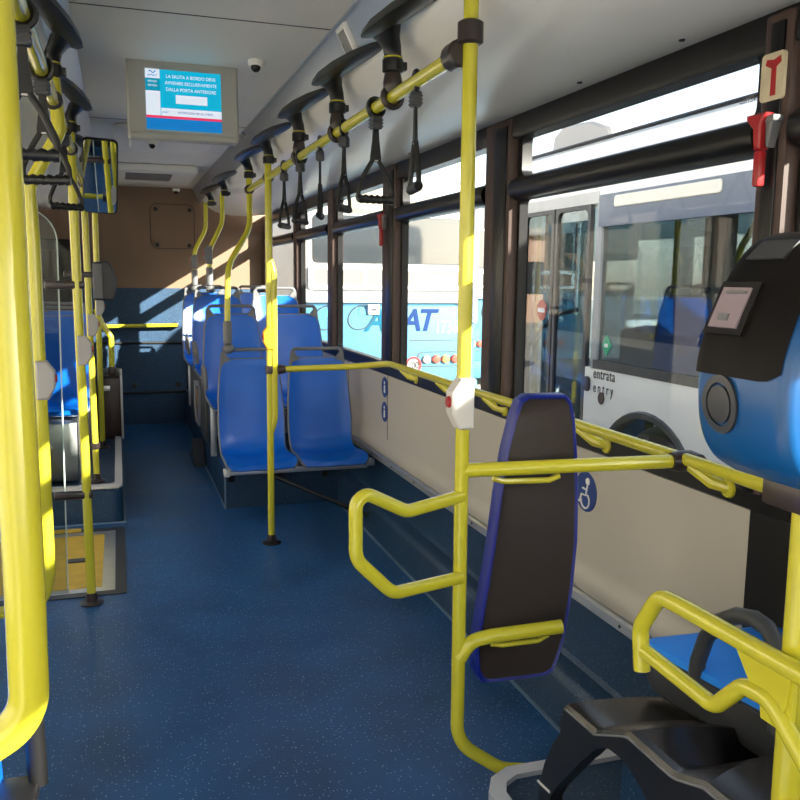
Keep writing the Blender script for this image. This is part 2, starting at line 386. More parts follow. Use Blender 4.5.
# ------------------------------------------------------------------ floor ramp in the doorway
t = thing('wheelchair_ramp', (-.43, 4.65, 0), 'fold-out metal ramp with yellow grip mat, flush in the floor by the door', 'ramp')
mk('surround', G().ring(rrect(.84, 1.13, .012, 3, -.425, 4.645), rrect(.75, 1.02, .01, 3, -.43, 4.645), 'Z', .0, .006), DGREY, t)
mk('metal_plate', G().box((-.80, 4.14, .0), (-.058, 5.15, .004)), ALU, t)
mk('grip_mat', G().box((-.80, 4.20, .003), (-.118, 5.08, .007)), HATCHY, t)
o = mk('pull_latch', G().prism(rrect(.10, .06, .02, 4, -.25, 4.62), 'Z', .006, .012), DGREY, t)
mk('hinge_edge', G().box((-.80, 5.16, .0), (-.25, 5.22, .012)), HATCHY, t)

# ------------------------------------------------------------------ overhead rails, brackets, posts
RZ = 2.03; RX = .79; LX = -.17; PR = .019
def clamp(g, c, r=.030, w=.02, axis='Y'):
    return g.lathe(c, axis, [(r*.8, -w), (r, -w*.8), (r, w*.8), (r*.8, w)], 14)
t = thing('overhead_rail', (RX, 3.7, RZ), 'long yellow overhead handrail on the window side of the aisle', 'handrail')
mk('tube', G().cyl((RX, 1.97, RZ), (RX, 5.40, RZ), PR), YEL, t)
mk('clamp', clamp(G(), (RX, 1.985, RZ), .033, .03), BROWN, t)
mk('clamp', clamp(G(), (RX, 4.69, RZ), .03, .022), BROWN, t)
mk('clamp', clamp(G(), (RX, 5.385, RZ), .03, .022), BROWN, t)
t = thing('overhead_rail', (LX, 3.3, RZ), 'long yellow overhead handrail on the door side of the aisle', 'handrail')
mk('tube', G().cyl((LX, 1.1, RZ), (LX, 5.43, RZ), PR), YEL, t)
mk('clamp', clamp(G(), (LX, 2.93, RZ), .03, .025), BROWN, t)
mk('clamp', clamp(G(), (LX, 4.0, RZ), .03, .025), BROWN, t)
mk('clamp', clamp(G(), (LX, 5.42, RZ), .03, .025), BROWN, t)

def bracket(y, side, label, hook):
    f = (lambda x: x) if side > 0 else mir
    t = thing('ceiling_bracket', (f(RX), y, 2.2), label, 'bracket', 'black handrail brackets on the %s side' % ('window' if side > 0 else 'door'))
    # wing: tapering ridge from the aisle tip outwards and towards the front
    A = Vector((.712, y+.055, 2.205)); B = Vector((.815, y-.52, 2.225))
    loops = []; d = (B-A); up = Vector((0, 0, 1)); sd = d.cross(up).normalized()
    for k, (w, h) in enumerate(((.005, .005), (.022, .020), (.034, .034), (.036, .036), (.032, .032), (.024, .024), (.012, .012))):
        u = (0, .06, .18, .4, .65, .88, 1)[k]; c = A+d*u+up*(.012*math.sin(PI*u))
        loops.append([Vector((f(p.x), p.y, p.z)) for p in (c+sd*w-up*h*.45, c+sd*w*.75+up*h*.35, c+up*h*.6, c-sd*w*.75+up*h*.35, c-sd*w-up*h*.45, c-up*h*.75)])
    mk('wing', G().loft(loops), BLACK, t, .9)
    g = G(); n = Vector((f(RX), y, 0))
    prof = [((.752, y-.04), .038, .10, 2.205), ((.768, y-.024), .031, .056, 2.188), ((.784, y-.008), .027, .032, 2.168), ((RX, y), .026, .026, 2.145), ((RX, y), .026, .026, 2.115)]
    g.loft([[Vector((f(c[0]+rx*math.cos(2*PI*k/14)), c[1]+ry*math.sin(2*PI*k/14), z)) for k in range(14)] for c, rx, ry, z in prof])
    mk('neck', g, BLACK, t)
    mk('ring', G().lathe((f(RX), y, 2.141), 'Z', [(.026, -.0025), (.0285, -.0015), (.0285, .0015), (.026, .0025)]), YEL, t)
    mk('collar', G().lathe((f(RX), y, 2.118), 'Z', [(.026, -.020), (.031, -.017), (.031, .016), (.026, .019)]).box((f(RX)+.026, y-.012, 2.106), (f(RX)+.042, y+.012, 2.13), .003), BLACK, t)
    if hook:
        mk('hook', G().lathe((f(RX), y, 2.07), 'Z', [(.018, -.035), (.027, -.02), (.029, .0), (.025, .022), (.022, .03)], 14).tube([Vector((f(RX)+.028*math.cos(a), y, RZ+.028*math.sin(a))) for a in [PI*.5+k*PI*1.55/12 for k in range(13)]], .010, 8), BROWN, t)
RB = [(2.49, 'nearest black bracket, at the top edge beside the big window-side post', 1), (3.16, 'second black bracket from the front, hooked onto the window-side rail', 1), (3.86, 'third black bracket from the front, hooked onto the window-side rail', 1),
      (4.666, 'black bracket at the top of the straight post by the front seats', 0), (5.39, 'black bracket on top of the nearest bent seat pole', 0), (6.65, 'black bracket on top of the middle bent seat pole', 0), (7.6, 'farthest black bracket, on top of the farthest bent seat pole', 0)]
for y, l, h in RB: bracket(y, 1, l, h)
for y, l in ((2.93, 'nearest black bracket of the door side, above the post with a bend at its head'), (4.0, 'black bracket above the straight door-side post holding the glass screen'), (5.43, 'far black bracket above the post beside the mirror')): bracket(y, -1, l, 0)

def base_flange(t, x, y, z, m=BROWN):
    mk('base_flange', G().lathe((x, y, z), 'Z', [(.052, 0), (.054, .006), (.046, .012), (.027, .016), (.025, .05), (.021, .052)]), m, t)
# straight post by the front seats, with its doubled middle
PX, PY = .786, 4.666
t = thing('yellow_post', (PX, PY, 0), 'straight yellow floor-to-ceiling post in front of the paired blue seats', 'pole')
mk('tube', G().cyl((PX, PY, .03), (PX, PY, 2.12), PR), YEL, t)
mk('doubled_tube', G().tube([(PX+.004, PY+.004, 1.60), (PX+.024, PY-.012, 1.53), (PX+.024, PY-.012, .72), (PX+.002, PY+.004, .63)], PR*.92, 12, .15), YEL, t)
base_flange(t, PX, PY, 0)
mk('clamp', clamp(G(), (PX, PY, .992), .026, .022, 'Z'), BROWN, t)
# bent grab poles coming down to the seat backs
def grab(pts, label):
    t = thing('bent_seat_pole', pts[-1], label, 'pole', 'bent yellow poles to the seat backs')
    e = Vector(pts[-1]); mk('tube', G().tube(pts, PR*.95, 12, .2), YEL, t)
    mk('sleeve', G().lathe(e, 'Z', [(.020, -.10), (.026, -.095), (.026, .03), (.021, .035)]), GREY, t)
    mk('ball_joint', G().ball(e+Vector((.004, 0, -.13)), .036, (1, 1, .9)), GREY, t)
grab([(RX, 5.39, 2.12), (RX, 5.37, 1.80), (.628, 5.19, 1.56), (.618, 5.17, 1.20)], 'bent yellow pole ending on the nearest aisle seat back')
grab([(RX-.02, 6.65, 2.12), (RX-.02, 6.65, 1.90), (.672, 6.65, 1.70), (.668, 6.65, 1.53)], 'bent yellow pole ending on the third-row aisle seat back')
grab([(RX-.05, 7.6, 2.12), (RX-.05, 7.6, 1.90), (.642, 7.6, 1.72), (.636, 7.6, 1.52)], 'bent yellow pole ending on the farthest aisle seat back')

# the big wheelchair-bay stanchion
SX, SY = .817, 1.95
t = thing('wheelchair_bay_stanchion', (SX, SY, 0), 'tall yellow post with a side loop and cross rail, right of centre', 'pole')
mk('tube', G().tube([(SX-.007, SY, 2.34), (SX-.004, SY, 1.0), (SX, SY, .28), (SX+.13, SY-.005, .185), (SX+.26, SY-.02, .165)], PR-.001, 18, [0, .11, .1]), YEL, t)
mk('clamp', G().lathe((SX-.007, SY, RZ+.045), 'Z', [(.024, -.027), (.031, -.022), (.031, .022), (.024, .027)]), BROWN, t)
mk('side_loop', G().tube([(SX-.005, SY-.005, .955), (.640, SY-.08, .948), (.505, SY-.11, 1.02), (.503, SY-.12, .855), (.600, SY-.10, .755), (SX-.005, SY-.01, .742)], .0165, 14, [.06, .03, .06, .06]), YEL, t)
mk('cross_rail', G().cyl((SX, SY, 1.02), (1.385, SY-.085, 1.03), .0185, seg=18), YEL, t)
mk('pad_lug', G().tube([(.90, SY+.0, .995), (.93, SY, .985), (1.05, SY-.02, .985), (1.08, SY-.02, .995)], .008, 8), YEL, t)
mk('lower_stub', G().tube([(SX, SY-.005, .52), (.845, SY-.012, .566), (.90, SY-.022, .578), (1.09, SY-.045, .590)], .019, 16, [.05, .05]), YEL, t)
mk('stub_lug', G().tube([(.90, SY-.02, .555), (.93, SY-.02, .548), (1.03, SY-.03, .552), (1.06, SY-.03, .565)], .007, 8), YEL, t)
mk('wall_clamp', G().tube([(1.375, SY-.085, 1.03), (1.395, SY-.088, 1.03), (1.425, SY-.10, 1.032), (1.43, SY-.13, 1.03)], [.024, .029, .029, .025], 12), BROWN, t)
# padded wheelchair backrest, slightly tapered to the top
t = thing('wheelchair_bay_pad', (1.0, SY+.03, .43), 'tall narrow dark padded wheelchair backrest with cobalt blue edge', 'pad')
rightE = [(1.02, .418), (1.085, .418), (1.108, .428), (1.120, .455), (1.140, .52), (1.152, .66), (1.156, .80), (1.152, .94), (1.144, 1.04), (1.132, 1.14), (1.120, 1.185), (1.104, 1.202)]
leftE = [(.975, 1.203), (.955, 1.190), (.940, 1.150), (.918, 1.06), (.900, .94), (.884, .80), (.872, .66), (.866, .52), (.872, .455), (.888, .428), (.905, .422)]
poly = [(x+(.002+.012*min(1, max(0, (z-.5)/.25)) if x > 1.0 else .006+.026*min(1, max(0, (z-.5)/.25))), z) for x, z in rightE+leftE]
def padf(k, dy):
    c = Vector((1.035, .81)); return [Vector((c.x+(p[0]-c.x)*k, SY+dy+.008, c.y+(p[1]-c.y)*(1-(1-k)*.35))) for p in poly]
mk('cushion', G().loft([padf(.90, .020), padf(.925, .018), padf(.925, .055)]), vary(mat('dark_brown_vinyl', (.030, .022, .019), .42), 8, .06, .15, 250), t)
mk('edging', G().loft([padf(.920, .030), padf(.925, .016), padf(.96, .011), padf(.99, .016), padf(1.0, .03), padf(1.0, .06), padf(.97, .07), padf(.5, .07)], caps=False), EDGEB, t)

# wall rail on the window side
t = thing('wall_rail', (1.42, 3.0, 1.03), 'yellow rail running along the wall below the windows', 'handrail')
mk('tube', G().tube([(PX+.03, PY, .992), (1.30, PY, 1.0), (1.405, PY-.22, 1.035), (1.405, 1.75, 1.038), (1.42, 1.45, 1.03)], PR*.93, 14, [.25, .25, .2]), YEL, t)
mk('end_clamp', G().tube([(PX+.02, PY, .992), (PX+.05, PY, .992), (PX+.085, PY, .993)], [.022, .027, .022], 12), BROWN, t)
for y in (4.15, 3.62, 3.08, 2.33, 1.76):
    mk('standoff', G().tube([(1.405, y+.06, 1.025), (1.425, y, .995), (1.454, y-.03, .985)], [.017, .018, .014], 10).lathe((1.452, y-.03, .985), 'X', [(.026, .0), (.024, -.006), (.01, -.008)], 12), YEL, t)

# door-side posts
t = thing('yellow_post', (-.24, 2.93, .42), 'yellow door-side post bent at its head and foot, behind the nearest big one', 'pole')
mk('tube', G().tube([(LX, 2.93, 2.13), (-.155, 2.93, 1.94), (-.252, 2.95, 1.77), (-.247, 2.95, 1.6), (-.246, 2.93, .52), (-.27, 2.93, .42), (-.40, 2.93, .40), (-.852, 2.93, .40)], .0205, 16, [.05, .06, .05, .1, .06, .1]), YEL, t)
mk('foot_clamp', G().box((-.36, 2.90, .37), (-.30, 2.96, .43), .008), BLACK, t)
t = thing('yellow_post', (-.160, 4.0, 0), 'straight yellow post whose foot stands beside the floor ramp', 'pole')
mk('tube', G().cyl((-.160, 4.0, .03), (LX, 4.0, 2.13), PR+.001), YEL, t); base_flange(t, -.16, 4.0, 0)
t = thing('yellow_post', (-.160, 5.45, .235), 'yellow post standing on the white-edged corner of the left platform', 'pole')
mk('tube', G().cyl((-.160, 5.45, .25), (LX, 5.43, 2.13), PR), YEL, t); base_flange(t, -.16, 5.45, .235)
mk('clamp', clamp(G(), (-.16, 5.45, .46), .028, .02, 'Z'), BROWN, t)
t = thing('yellow_post', (-.145, 6.65, .215), 'yellow post behind the grey ticket box, deep on the left', 'pole')
mk('tube', G().cyl((-.145, 6.65, .216), (-.135, 6.65, 2.34), PR+.002), YEL, t); base_flange(t, -.145, 6.65, .215)
t = thing('yellow_post', (-.09, 7.0, .215), 'short yellow hooked handle pole rising from the dark maroon box', 'pole')
mk('tube', G().tube([(-.165, 6.98, 1.24), (-.125, 7.0, 1.13), (-.06, 7.0, 1.02), (-.062, 7.0, .74)], .022, 12, .06), YEL, t)
mk('socket', G().lathe((-.062, 7.0, .75), 'Z', [(.03, -.03), (.034, -.02), (.034, .02), (.028, .04)]), BROWN, t)
t = thing('yellow_post', (-.1, .93, 1.0), 'big out-of-focus yellow handle pole at the left edge, bent at the bottom', 'pole')
mk('tube', G().tube([(-.112, 1.0, 2.3), (-.112, 1.0, 1.9), (-.1035, .94, 1.158), (-.104, .932, 1.028), (-.20, .93, .975), (-.42, .93, .93), (-.852, .93, .89)], .0205, 20, [.3, .3, .055, .1, .1], n=10), YEL, t)

# seat-back bar on the rear wall
t = thing('rear_wall_bar', (.2, 8.8, 1.0), 'horizontal yellow bar across the blue rear wall', 'handrail')
mk('tube', G().cyl((-.12, 8.82, 1.0), (.56, 8.82, 1.01), PR), YEL, t)
mk('bracket', G().box((.53, 8.81, .985), (.57, 8.89, 1.035), .008), BROWN, t)
mk('bracket', G().box((-.15, 8.81, .98), (-.11, 8.89, 1.03), .008), BROWN, t)

# ------------------------------------------------------------------ stop buttons
def stop_button(x, y, z, label, m=LGREY, s=1., face=-1):
    t = thing('stop_button', (x, y, z), label, 'button', 'stop buttons on the posts')
    poly = [(x+face*a*s, z+b*s) for a, b in ((-.026, .085), (.020, .085), (.052, .040), (.052, -.032), (.024, -.085), (-.026, -.085))]
    mk('housing', G().prism(poly, 'Y', y-.044*s-.006, y+.018*s, .005), m, t)
    mk('push_button', G().tube([Vector((x+face*.048*s, y-.016*s, z+.004)), Vector((x+face*.060*s, y-.016*s, z+.004))], [.022*s, .017*s], 14), RED, t)
stop_button(SX-.008, SY, 1.195, 'white stop button box with red push on the post right of centre', s=.74)
stop_button(-.236, 2.93, 1.165, 'grey stop button box on the bent door-side post', GREYB, s=.72, face=1)
stop_button(-.155, 4.0, 1.17, 'grey stop button box on the post beside the ramp', GREYB, s=.76, face=1)
stop_button(-.155, 5.45, 1.20, 'grey stop button box on the post standing on the platform', GREYB, s=.76, face=1)
stop_button(-.135, 6.65, 1.27, 'farthest grey stop button box, on the post under the grey ticket box', GREYB, s=.76, face=1)
stop_button(PX, PY, 1.17, 'amber stop button box on the post by the front seats', ORANGE, s=.74)
stop_button(.668, 6.65, 1.66, 'small grey button box on the middle bent seat pole', GREY, s=.8)
stop_button(.64, 7.6, 1.62, 'small grey button box on the farthest bent seat pole', GREY, s=.7)

# ------------------------------------------------------------------ hanging straps
def strap_proto(loc):
    t = thing('hanging_strap', (0, 0, 0), 'x', 'strap')
    mk('rail_loop', G().tube([Vector((.026*math.sin(a), 0, .026*math.cos(a))) for a in [2*PI*k/20 for k in range(21)]], .009, 8), BLACK, t)
    mk('buckle', G().box((-.017, -.015, -.066), (.017, .015, -.026), .004).box((-.0185, -.0165, -.060), (.0185, .0165, -.056)).box((-.0185, -.0165, -.050), (.0185, .0165, -.046)).box((-.0185, -.0165, -.040), (.0185, .0165, -.036)), DGREY, t)
    def band(pts, w, th):
        loops = []
        for x, z, k in pts: loops.append([Vector((x-w*k, -th, z)), Vector((x+w*k, -th, z)), Vector((x+w*k, th, z)), Vector((x-w*k, th, z))])
        return G().loft(loops)
    mk('band', band([(0, -.062, .55), (0, -.10, .7), (0, -.15, 1.1), (0, -.165, 1.15)], .016, .004), RUBBER, t)
    mk('stitch', G().box((-.016, -.0055, -.164), (.016, .0055, -.160)), LGREY, t)
    for s in (-1, 1):
        mk('side_strap', G().tube([(s*.009, 0, -.158), (s*.035, 0, -.20), (s*.058, 0, -.25), (s*.059, 0, -.275)], .0075, 8, [.06, .04]), RUBBER, t)
    g = G().tube([(-.062+.124*k/18, 0, -.283+(.003 if k % 3 == 1 else 0)) for k in range(19)], [.0125+(.001 if k % 3 else -.0008) for k in range(19)], 12)
    mk('grip', g, BLACK, t)
    return t
P0 = strap_proto(None)
stx = [(RX, 2.28, 82, 'nearest black strap on the window-side rail, beside the big post'), (RX, 2.66, 8, 'second black strap on the window-side rail, its loop seen broad'), (RX, 3.06, 55, 'third black strap on the window-side rail, half turned'),
       (RX, 3.443, 72, 'fourth black strap on the window-side rail, seen narrow'), (RX, 3.839, 50, 'fifth black strap on the window-side rail'), (RX, 4.225, 58, 'farthest black strap on the window-side rail, next to the straight post'),
       (LX, 1.99, 2, 'nearest black strap on the door-side rail, at the upper left'), (LX, 2.50, -10, 'middle black strap on the door-side rail'), (LX, 3.44, 25, 'farthest black strap on the door-side rail')]
for i, (x, y, a, l) in enumerate(stx):
    o = P0 if i == 0 else dup(P0)
    o.location = (x, y, RZ); o.rotation_euler.z = math.radians(a); o['label'] = l
    o['group'] = 'hanging straps on the window-side rail' if x > 0 else 'hanging straps on the door-side rail'

# ------------------------------------------------------------------ blue bus seats
def seat_proto():
    t = thing('bus_seat', (0, 0, 0), 'x', 'seat')
    W = .203
    pr = [(-.40, .415, .86), (-.388, .437, .97), (-.36, .452, 1.), (-.29, .456, 1.), (-.20, .450, .98), (-.11, .446, .96), (-.05, .455, .95), (-.015, .485, .95), (.004, .54, .96), (.020, .62, .97), (.040, .72, .95), (.060, .82, .92), (.078, .91, .88), (.090, .975, .84), (.096, 1.0, .78)]
    nu = 12; front, back = [], []
    for i, (y, z, k) in enumerate(pr):
        a = Vector(pr[max(i-1, 0)][:2]); b = Vector(pr[min(i+1, len(pr)-1)][:2]); d = (b-a).normalized(); n = Vector((-d.y, d.x))   # front normal in (y,z)
        rf, rb = [], []
        for j in range(nu+1):
            u = -1+2*j/nu; x = W*k*u
            dish = -.016*(1-u*u)*(1 if 1 < i < len(pr)-2 else .2)+.012*u**6
            yy = y+n.x*dish; zz = z+n.y*dish
            if i >= len(pr)-2: zz -= .05*max(0, abs(u)-.72)**1.2*2
            rf.append(Vector((x, yy, zz))); rb.append(Vector((x, yy-n.x*.022, zz-n.y*.022)))
        front.append(rf); back.append(rb)
    g = G(); fr = [[g.b.verts.new(p) for p in r] for r in front]
    bk = [[g.b.verts.new(p) for p in r] for r in back]
    for i in range(len(fr)-1):
        for j in range(nu): g.face((fr[i][j], fr[i][j+1], fr[i+1][j+1], fr[i+1][j])); g.face((bk[i][j+1], bk[i][j], bk[i+1][j], bk[i+1][j+1]))
        for j in (0, nu): g.face((fr[i][j], fr[i+1][j], bk[i+1][j], bk[i][j]))
    for j in range(nu):
        for i in (0, len(fr)-1): g.face((fr[i][j], fr[i][j+1], bk[i][j+1], bk[i][j]))
    mk('shell', g, BLUE, t, .9)
    edge = [(front[i][0]+back[i][0])/2 for i in range(len(pr))]+[(front[-1][j]+back[-1][j])/2 for j in range(1, nu)]+[(front[i][nu]+back[i][nu])/2 for i in reversed(range(len(pr)))]
    mk('edge_trim', G().tube(edge, .0095, 8), GREY, t)
    k = W*.80
    hp = [(-k-.004, .088, .93), (-k+.002, .100, 1.03), (-k+.02, .098, 1.058), (k-.02, .098, 1.058), (k-.002, .100, 1.03), (k+.004, .088, .93)]
    mk('grab_handle', G().tube(hp, .0115, 10, [.04, .025, .025, .04]).prism([(-k-.012, .97), (-k+.05, .995), (-k+.012, 1.045), (-k-.005, 1.04)], 'Y', .085, .11).prism([(k+.012, .97), (k-.05, .995), (k-.012, 1.045), (k+.005, 1.04)], 'Y', .085, .11), GREY, t)
    mk('frame', G().box((-.17, -.30, .385), (-.14, .06, .425), .004).box((.14, -.30, .385), (.17, .06, .425), .004).box((-.18, -.32, .39), (.18, -.28, .42), .004).box((-.16, .02, .02), (-.12, .06, .40), .004).box((.12, .02, .02), (.16, .06, .40), .004), ALU, t)
    return t
S0 = seat_proto()
XA, XW = .752, 1.178
seats = [(XA, 5.13, .0, 0, 'nearest blue seat of the aisle column, behind the straight yellow post'), (XW, 5.13, 0, 0, 'nearest blue seat by the window, above the diagonal strut'),
         (XA-.012, 5.88, .24, 0, 'second-row blue aisle seat, behind the nearest pair'), (XW, 5.88, .24, 0, 'second-row blue window seat, behind the nearest pair'),
         (XA-.02, 6.63, .355, 0, 'third-row blue aisle seat with a bent pole on its back'), (XW, 6.63, .355, 0, 'third-row blue window seat'),
         (XA-.03, 7.55, .355, 0, 'farthest blue aisle seat, sunlit on its edge'), (XW, 7.55, .355, 0, 'farthest blue window seat, its top just showing'),
         (-.395, 5.98, .225, 0, 'dark blue seat half in sun behind the glass screen on the left'), (-.395, 6.85, .225, 0, 'rear blue seat of the left platform, behind the posts')]
for i, (x, y, z, a, l) in enumerate(seats):
    o = S0 if i == 0 else dup(S0)
    o.location = (x, y, z); o['label'] = l; o['group'] = 'paired blue seats on the window side' if i < 8 else 'blue seats on the left platform'
    if i == 0: front = [o]
    elif i == 1: front.append(o)
    else: S2 = o
for o in front:   # the front pair hangs from the riser on cantilever arms
    for c in list(o.children):
        if c.name.startswith('frame'): bpy.data.objects.remove(c)
t = thing('cantilever_support', (.95, 5.4, .2), 'silver cantilever bar with black diagonal strut under the nearest seat pair', 'support')
mk('front_bar', G().box((.575, 4.83, .365), (1.40, 4.87, .40), .006), ALU, t)
mk('end_cap', G().box((.545, 4.82, .36), (.58, 4.88, .405), .008), LGREY, t)
for x in (.66, .98, 1.28): mk('arm', G().box((x-.02, 4.86, .37), (x+.02, 5.48, .41), .005).box((x-.02, 5.43, .18), (x+.02, 5.475, .40), .005), BLACK, t)
mk('strut', G().tube([(.78, 4.86, .37), (1.375, 4.72, .10)], .014, 10), BLACK, t)
mk('wall_hinge', G().box((1.30, 4.84, .36), (1.38, 4.92, .43), .01), BLACK, t)
mk('wall_bolt', G().box((1.38, 4.86, .37), (1.455, 4.92, .41), .006), ALU, t)
for i, (y, z) in enumerate(((5.98, .24), (6.62, .355), (7.4, .355))):
    mk('armrest', G().tube([(.545, y-.18, z+.50), (.54, y-.19, z+.62), (.54, y-.02, z+.66), (.545, y+.02, z+.52)], .014, 10, .05), GREY, bpy.data.objects['bus_seat.%03d' % (2*i+2)])
t = thing('seat_side_panel', (.55, 6.35, .4), 'dark side panel with a silver edged opening low beside the aisle seats', 'panel')
mk('panel', G().box((.550, 5.9, .36), (.566, 7.2, .76), .006), DGREY, t)
mk('opening_rim', G().ring([(6.35, .40), (6.62, .40), (6.70, .48), (6.70, .70), (6.32, .74), (6.26, .66)], [(6.38, .44), (6.60, .44), (6.66, .50), (6.66, .67), (6.35, .70), (6.30, .65)], 'X', .536, .552), ALU, t)
mk('tan_pocket', G().box((.542, 6.40, .50), (.551, 6.63, .66), .003), TAN, t)

# ------------------------------------------------------------------ left platform fittings
t = thing('seat_base_cabinet', (-.47, 5.7, .236), 'stainless steel cabinet under the left platform seat', 'cabinet')
mk('body', G().box((-.78, 5.50, .236), (-.265, 5.98, .60), .008), STEEL, t)
mk('lock', G().lathe((-.44, 5.498, .45), 'Y', [(.03, 0), (.03, -.02), (.01, -.025)], 12).box((-.46, 5.46, .44), (-.40, 5.50, .455), .003), ALU, t)
t = thing('glass_screen', (-.53, 4.0, .06), 'clear glass draught screen with rounded corner clamped to the ramp-side post', 'screen')
pp = [(-.84, .06), (-.26, .06)]+[(p.x, p.z) for p in fillet([(-.255, 0, .8), (-.238, 0, 1.78), (-.84, 0, 1.78)], .14, 8)[1:]]
mk('pane', G().prism(pp, 'Y', 3.996, 4.004), GLASSP, t)
pe = [Vector((p[0], 4.0, p[1])) for p in pp[1:]]
mk('polished_edge', G().tube(pe, .0035, 6), mat('glass_edge', (.45, .52, .50), .2), t)
for z in (1.455, .515): mk('clamp', G().box((-.30, 3.982, z-.018), (-.135, 4.018, z+.018), .008), BROWN, t)
t = thing('glass_screen', (-.53, 5.43, .24), 'farther glass draught screen clamped to the platform post', 'screen')
pp = [(-.84, .24), (-.26, .24)]+[(p.x, p.z) for p in fillet([(-.255, 0, .8), (-.245, 0, 1.70), (-.84, 0, 1.70)], .14, 8)[1:]]
mk('pane', G().prism(pp, 'Y', 5.426, 5.434), GLASSP, t)
for z in (1.50,): mk('clamp', G().box((-.30, 5.412, z-.018), (-.135, 5.448, z+.018), .008), BROWN, t)
t = thing('ticket_box', (-.085, 6.62, 1.45), 'rounded dark grey plastic ticket box hung on a far left post', 'machine')
mk('shell', G().prism([(-.165, 1.32), (-.03, 1.315), (-.01, 1.37), (-.008, 1.47), (-.03, 1.56), (-.06, 1.60), (-.165, 1.59)], 'Y', 6.50, 6.63, .012), DGREY, t)
mk('side_plate', G().prism([(-.165, 1.33), (-.10, 1.33), (-.10, 1.575), (-.165, 1.58)], 'Y', 6.488, 6.505, .004), GREY, t)
t = thing('low_partition_box', (-.08, 7.1, .215), 'dark maroon box with white edge at the end of the left platform', 'box')
mk('body', G().box((-.19, 7.0, .215), (-.005, 7.4, .72), .006), MAROON, t)
mk('edge_strip', G().box((-.006, 6.99, .215), (.012, 7.41, .73), .004), LGREY, t)
mk('lid', G().box((-.19, 6.99, .70), (-.005, 7.41, .735), .006), BROWN, t)
mk('lock_plate', G().box((-.15, 6.985, .60), (-.08, 7.0, .64), .003), ALU, t)
t = thing('engine_tower', (-.6, 8.4, .215), 'tall black cabinet in the dark rear corner on the left', 'cabinet')
mk('body', G().box((-.835, 7.9, .215), (-.31, 8.862, 1.80), .02), VBLACK, t)
mk('door', G().box((-.80, 7.89, .35), (-.35, 7.905, 1.7), .004), VBLACK, t)
# mirror on an arm by the ceiling
t = thing('round_cornered_mirror', (-.07, 5.05, 2.03), 'tall black-framed mirror with rounded corners below the ceiling on the left', 'mirror')
g = G().prism(rrect(.185, .41, .028, 5, 0, 0), 'Y', -.0, .03, .006); M = Matrix.Translation((-.070, 5.05, 2.03)) @ Matrix.Rotation(math.radians(20), 4, 'X') @ Matrix.Rotation(math.radians(-3), 4, 'Z') @ Matrix.Rotation(math.radians(2), 4, 'Y')
mk('frame', g.xf(M), BLACK, t)
mk('glass', G().prism(rrect(.168, .392, .022, 5), 'Y', -.003, .001).xf(M), MIRROR, t)
mk('arm', G().tube([(-.08, 5.08, 2.1), (-.15, 5.12, 2.12), (-.16, 5.3, 2.12), (-.165, 5.43, 2.10)], .012, 8, .03), BLACK, t)

# ------------------------------------------------------------------ ceiling fittings
t = thing('video_monitor', (.305, 3.75, 2.24), 'grey-framed video monitor with a cyan notice hanging from the ceiling', 'screen')
M = Matrix.Translation((.283, 3.72, 2.222)) @ Matrix.Diagonal((1., 1., 1.06, 1.)) @ Matrix.Rotation(math.radians(-6), 4, 'X')
mk('housing', G().prism(rrect(.445, .315, .014, 4, 0, 0), 'Y', 0, .07, .008).box((-.21, .02, .13), (.21, .08, .17), .004).prism(rrect(.43, .02, .008, 3, 0, -.152), 'Y', -.006, .03, .003).xf(M), BOX, t)
M = M @ Matrix.Translation((0, 0, -.012)) @ Matrix.Diagonal((.90, 1, .98, 1))
D = G().box((-.166, -.003, -.118), (.168, .001, .114)).xf(M); sc = mk('display', D, SCYAN, t)
def scr(n, a, b, m, d=-.0045): mk(n, G().box((a[0], d, a[1]), (b[0], d+.002, b[1])).xf(M), m, sc)
scr('logo_field', (-.166, .078), (-.103, .114), SWHITE); scr('side_caption', (-.166, .030), (-.103, .078), STEAL); scr('side_field', (-.166, -.064), (-.103, .030), SWHITE)
scr('ticker_white', (-.100, -.064), (.168, -.034), SWHITE); scr('red_bar', (-.166, -.074), (.168, -.064), SRED); scr('blue_band', (-.166, -.118), (.168, -.074), SBLUE); scr('notice_box', (-.035, -.014), (.105, .019), SWHITE)
rv = (M.to_3x3() @ Vector((1, 0, 0))).normalized(); uv = (M.to_3x3() @ Vector((0, 0, 1))).normalized()
def stext(s, x, z, h, m, sx=1., al='CENTER'): text('screen_text', s, m, M @ Vector((x, -.0066, z)), rv, uv, h*.93, sc, .0008, sx*.93, al)
stext('LA SALITA A BORDO DEVE', .034, .082, .0145, SWHITE, .92); stext('AVVENIRE ESCLUSIVAMENTE', .034, .057, .0145, SWHITE, .90); stext('DALLA PORTA ANTERIORE', .034, .032, .0145, SWHITE, .92)
stext('INFORMAZIONI PER GLI UTENTI', .050, -.053, .0085, SNAVY, .92); stext('AMAT', -.135, .084, .0105, SBLUE, 1.1); stext('AMAT', -.082, -.054, .007, SBLUE, 1.1)
for z in (.062, .046): stext('SERVIZIO', -.135, z, .008, SWHITE, .9)
mk('logo_wave', G().tube([M @ Vector((-.15+.03*k/8, -.006, .102+.004*math.sin(k))) for k in range(9)], .002, 6), SBLUE, sc)
for x, z, p, l in ((.560, 2.36, 3.58, 'small white dome camera on the ceiling right of the monitor'), (.235, 2.318, 5.6, 'small white dome camera on the ceiling hatch beyond the monitor'), (.55, 2.30, 8.35, 'farthest dome camera, at the rear end of the ceiling')):
    t = thing('dome_camera', (x, p, z), l, 'camera')
    mk('mount', G().lathe((x, p, z), 'Z', [(.034, 0), (.034, -.008), (.030, -.022), (.024, -.026)]), COVE, t)
    mk('lens', G().ball((x-.004, p-.010, z-.028), .020), GBLACK, t)
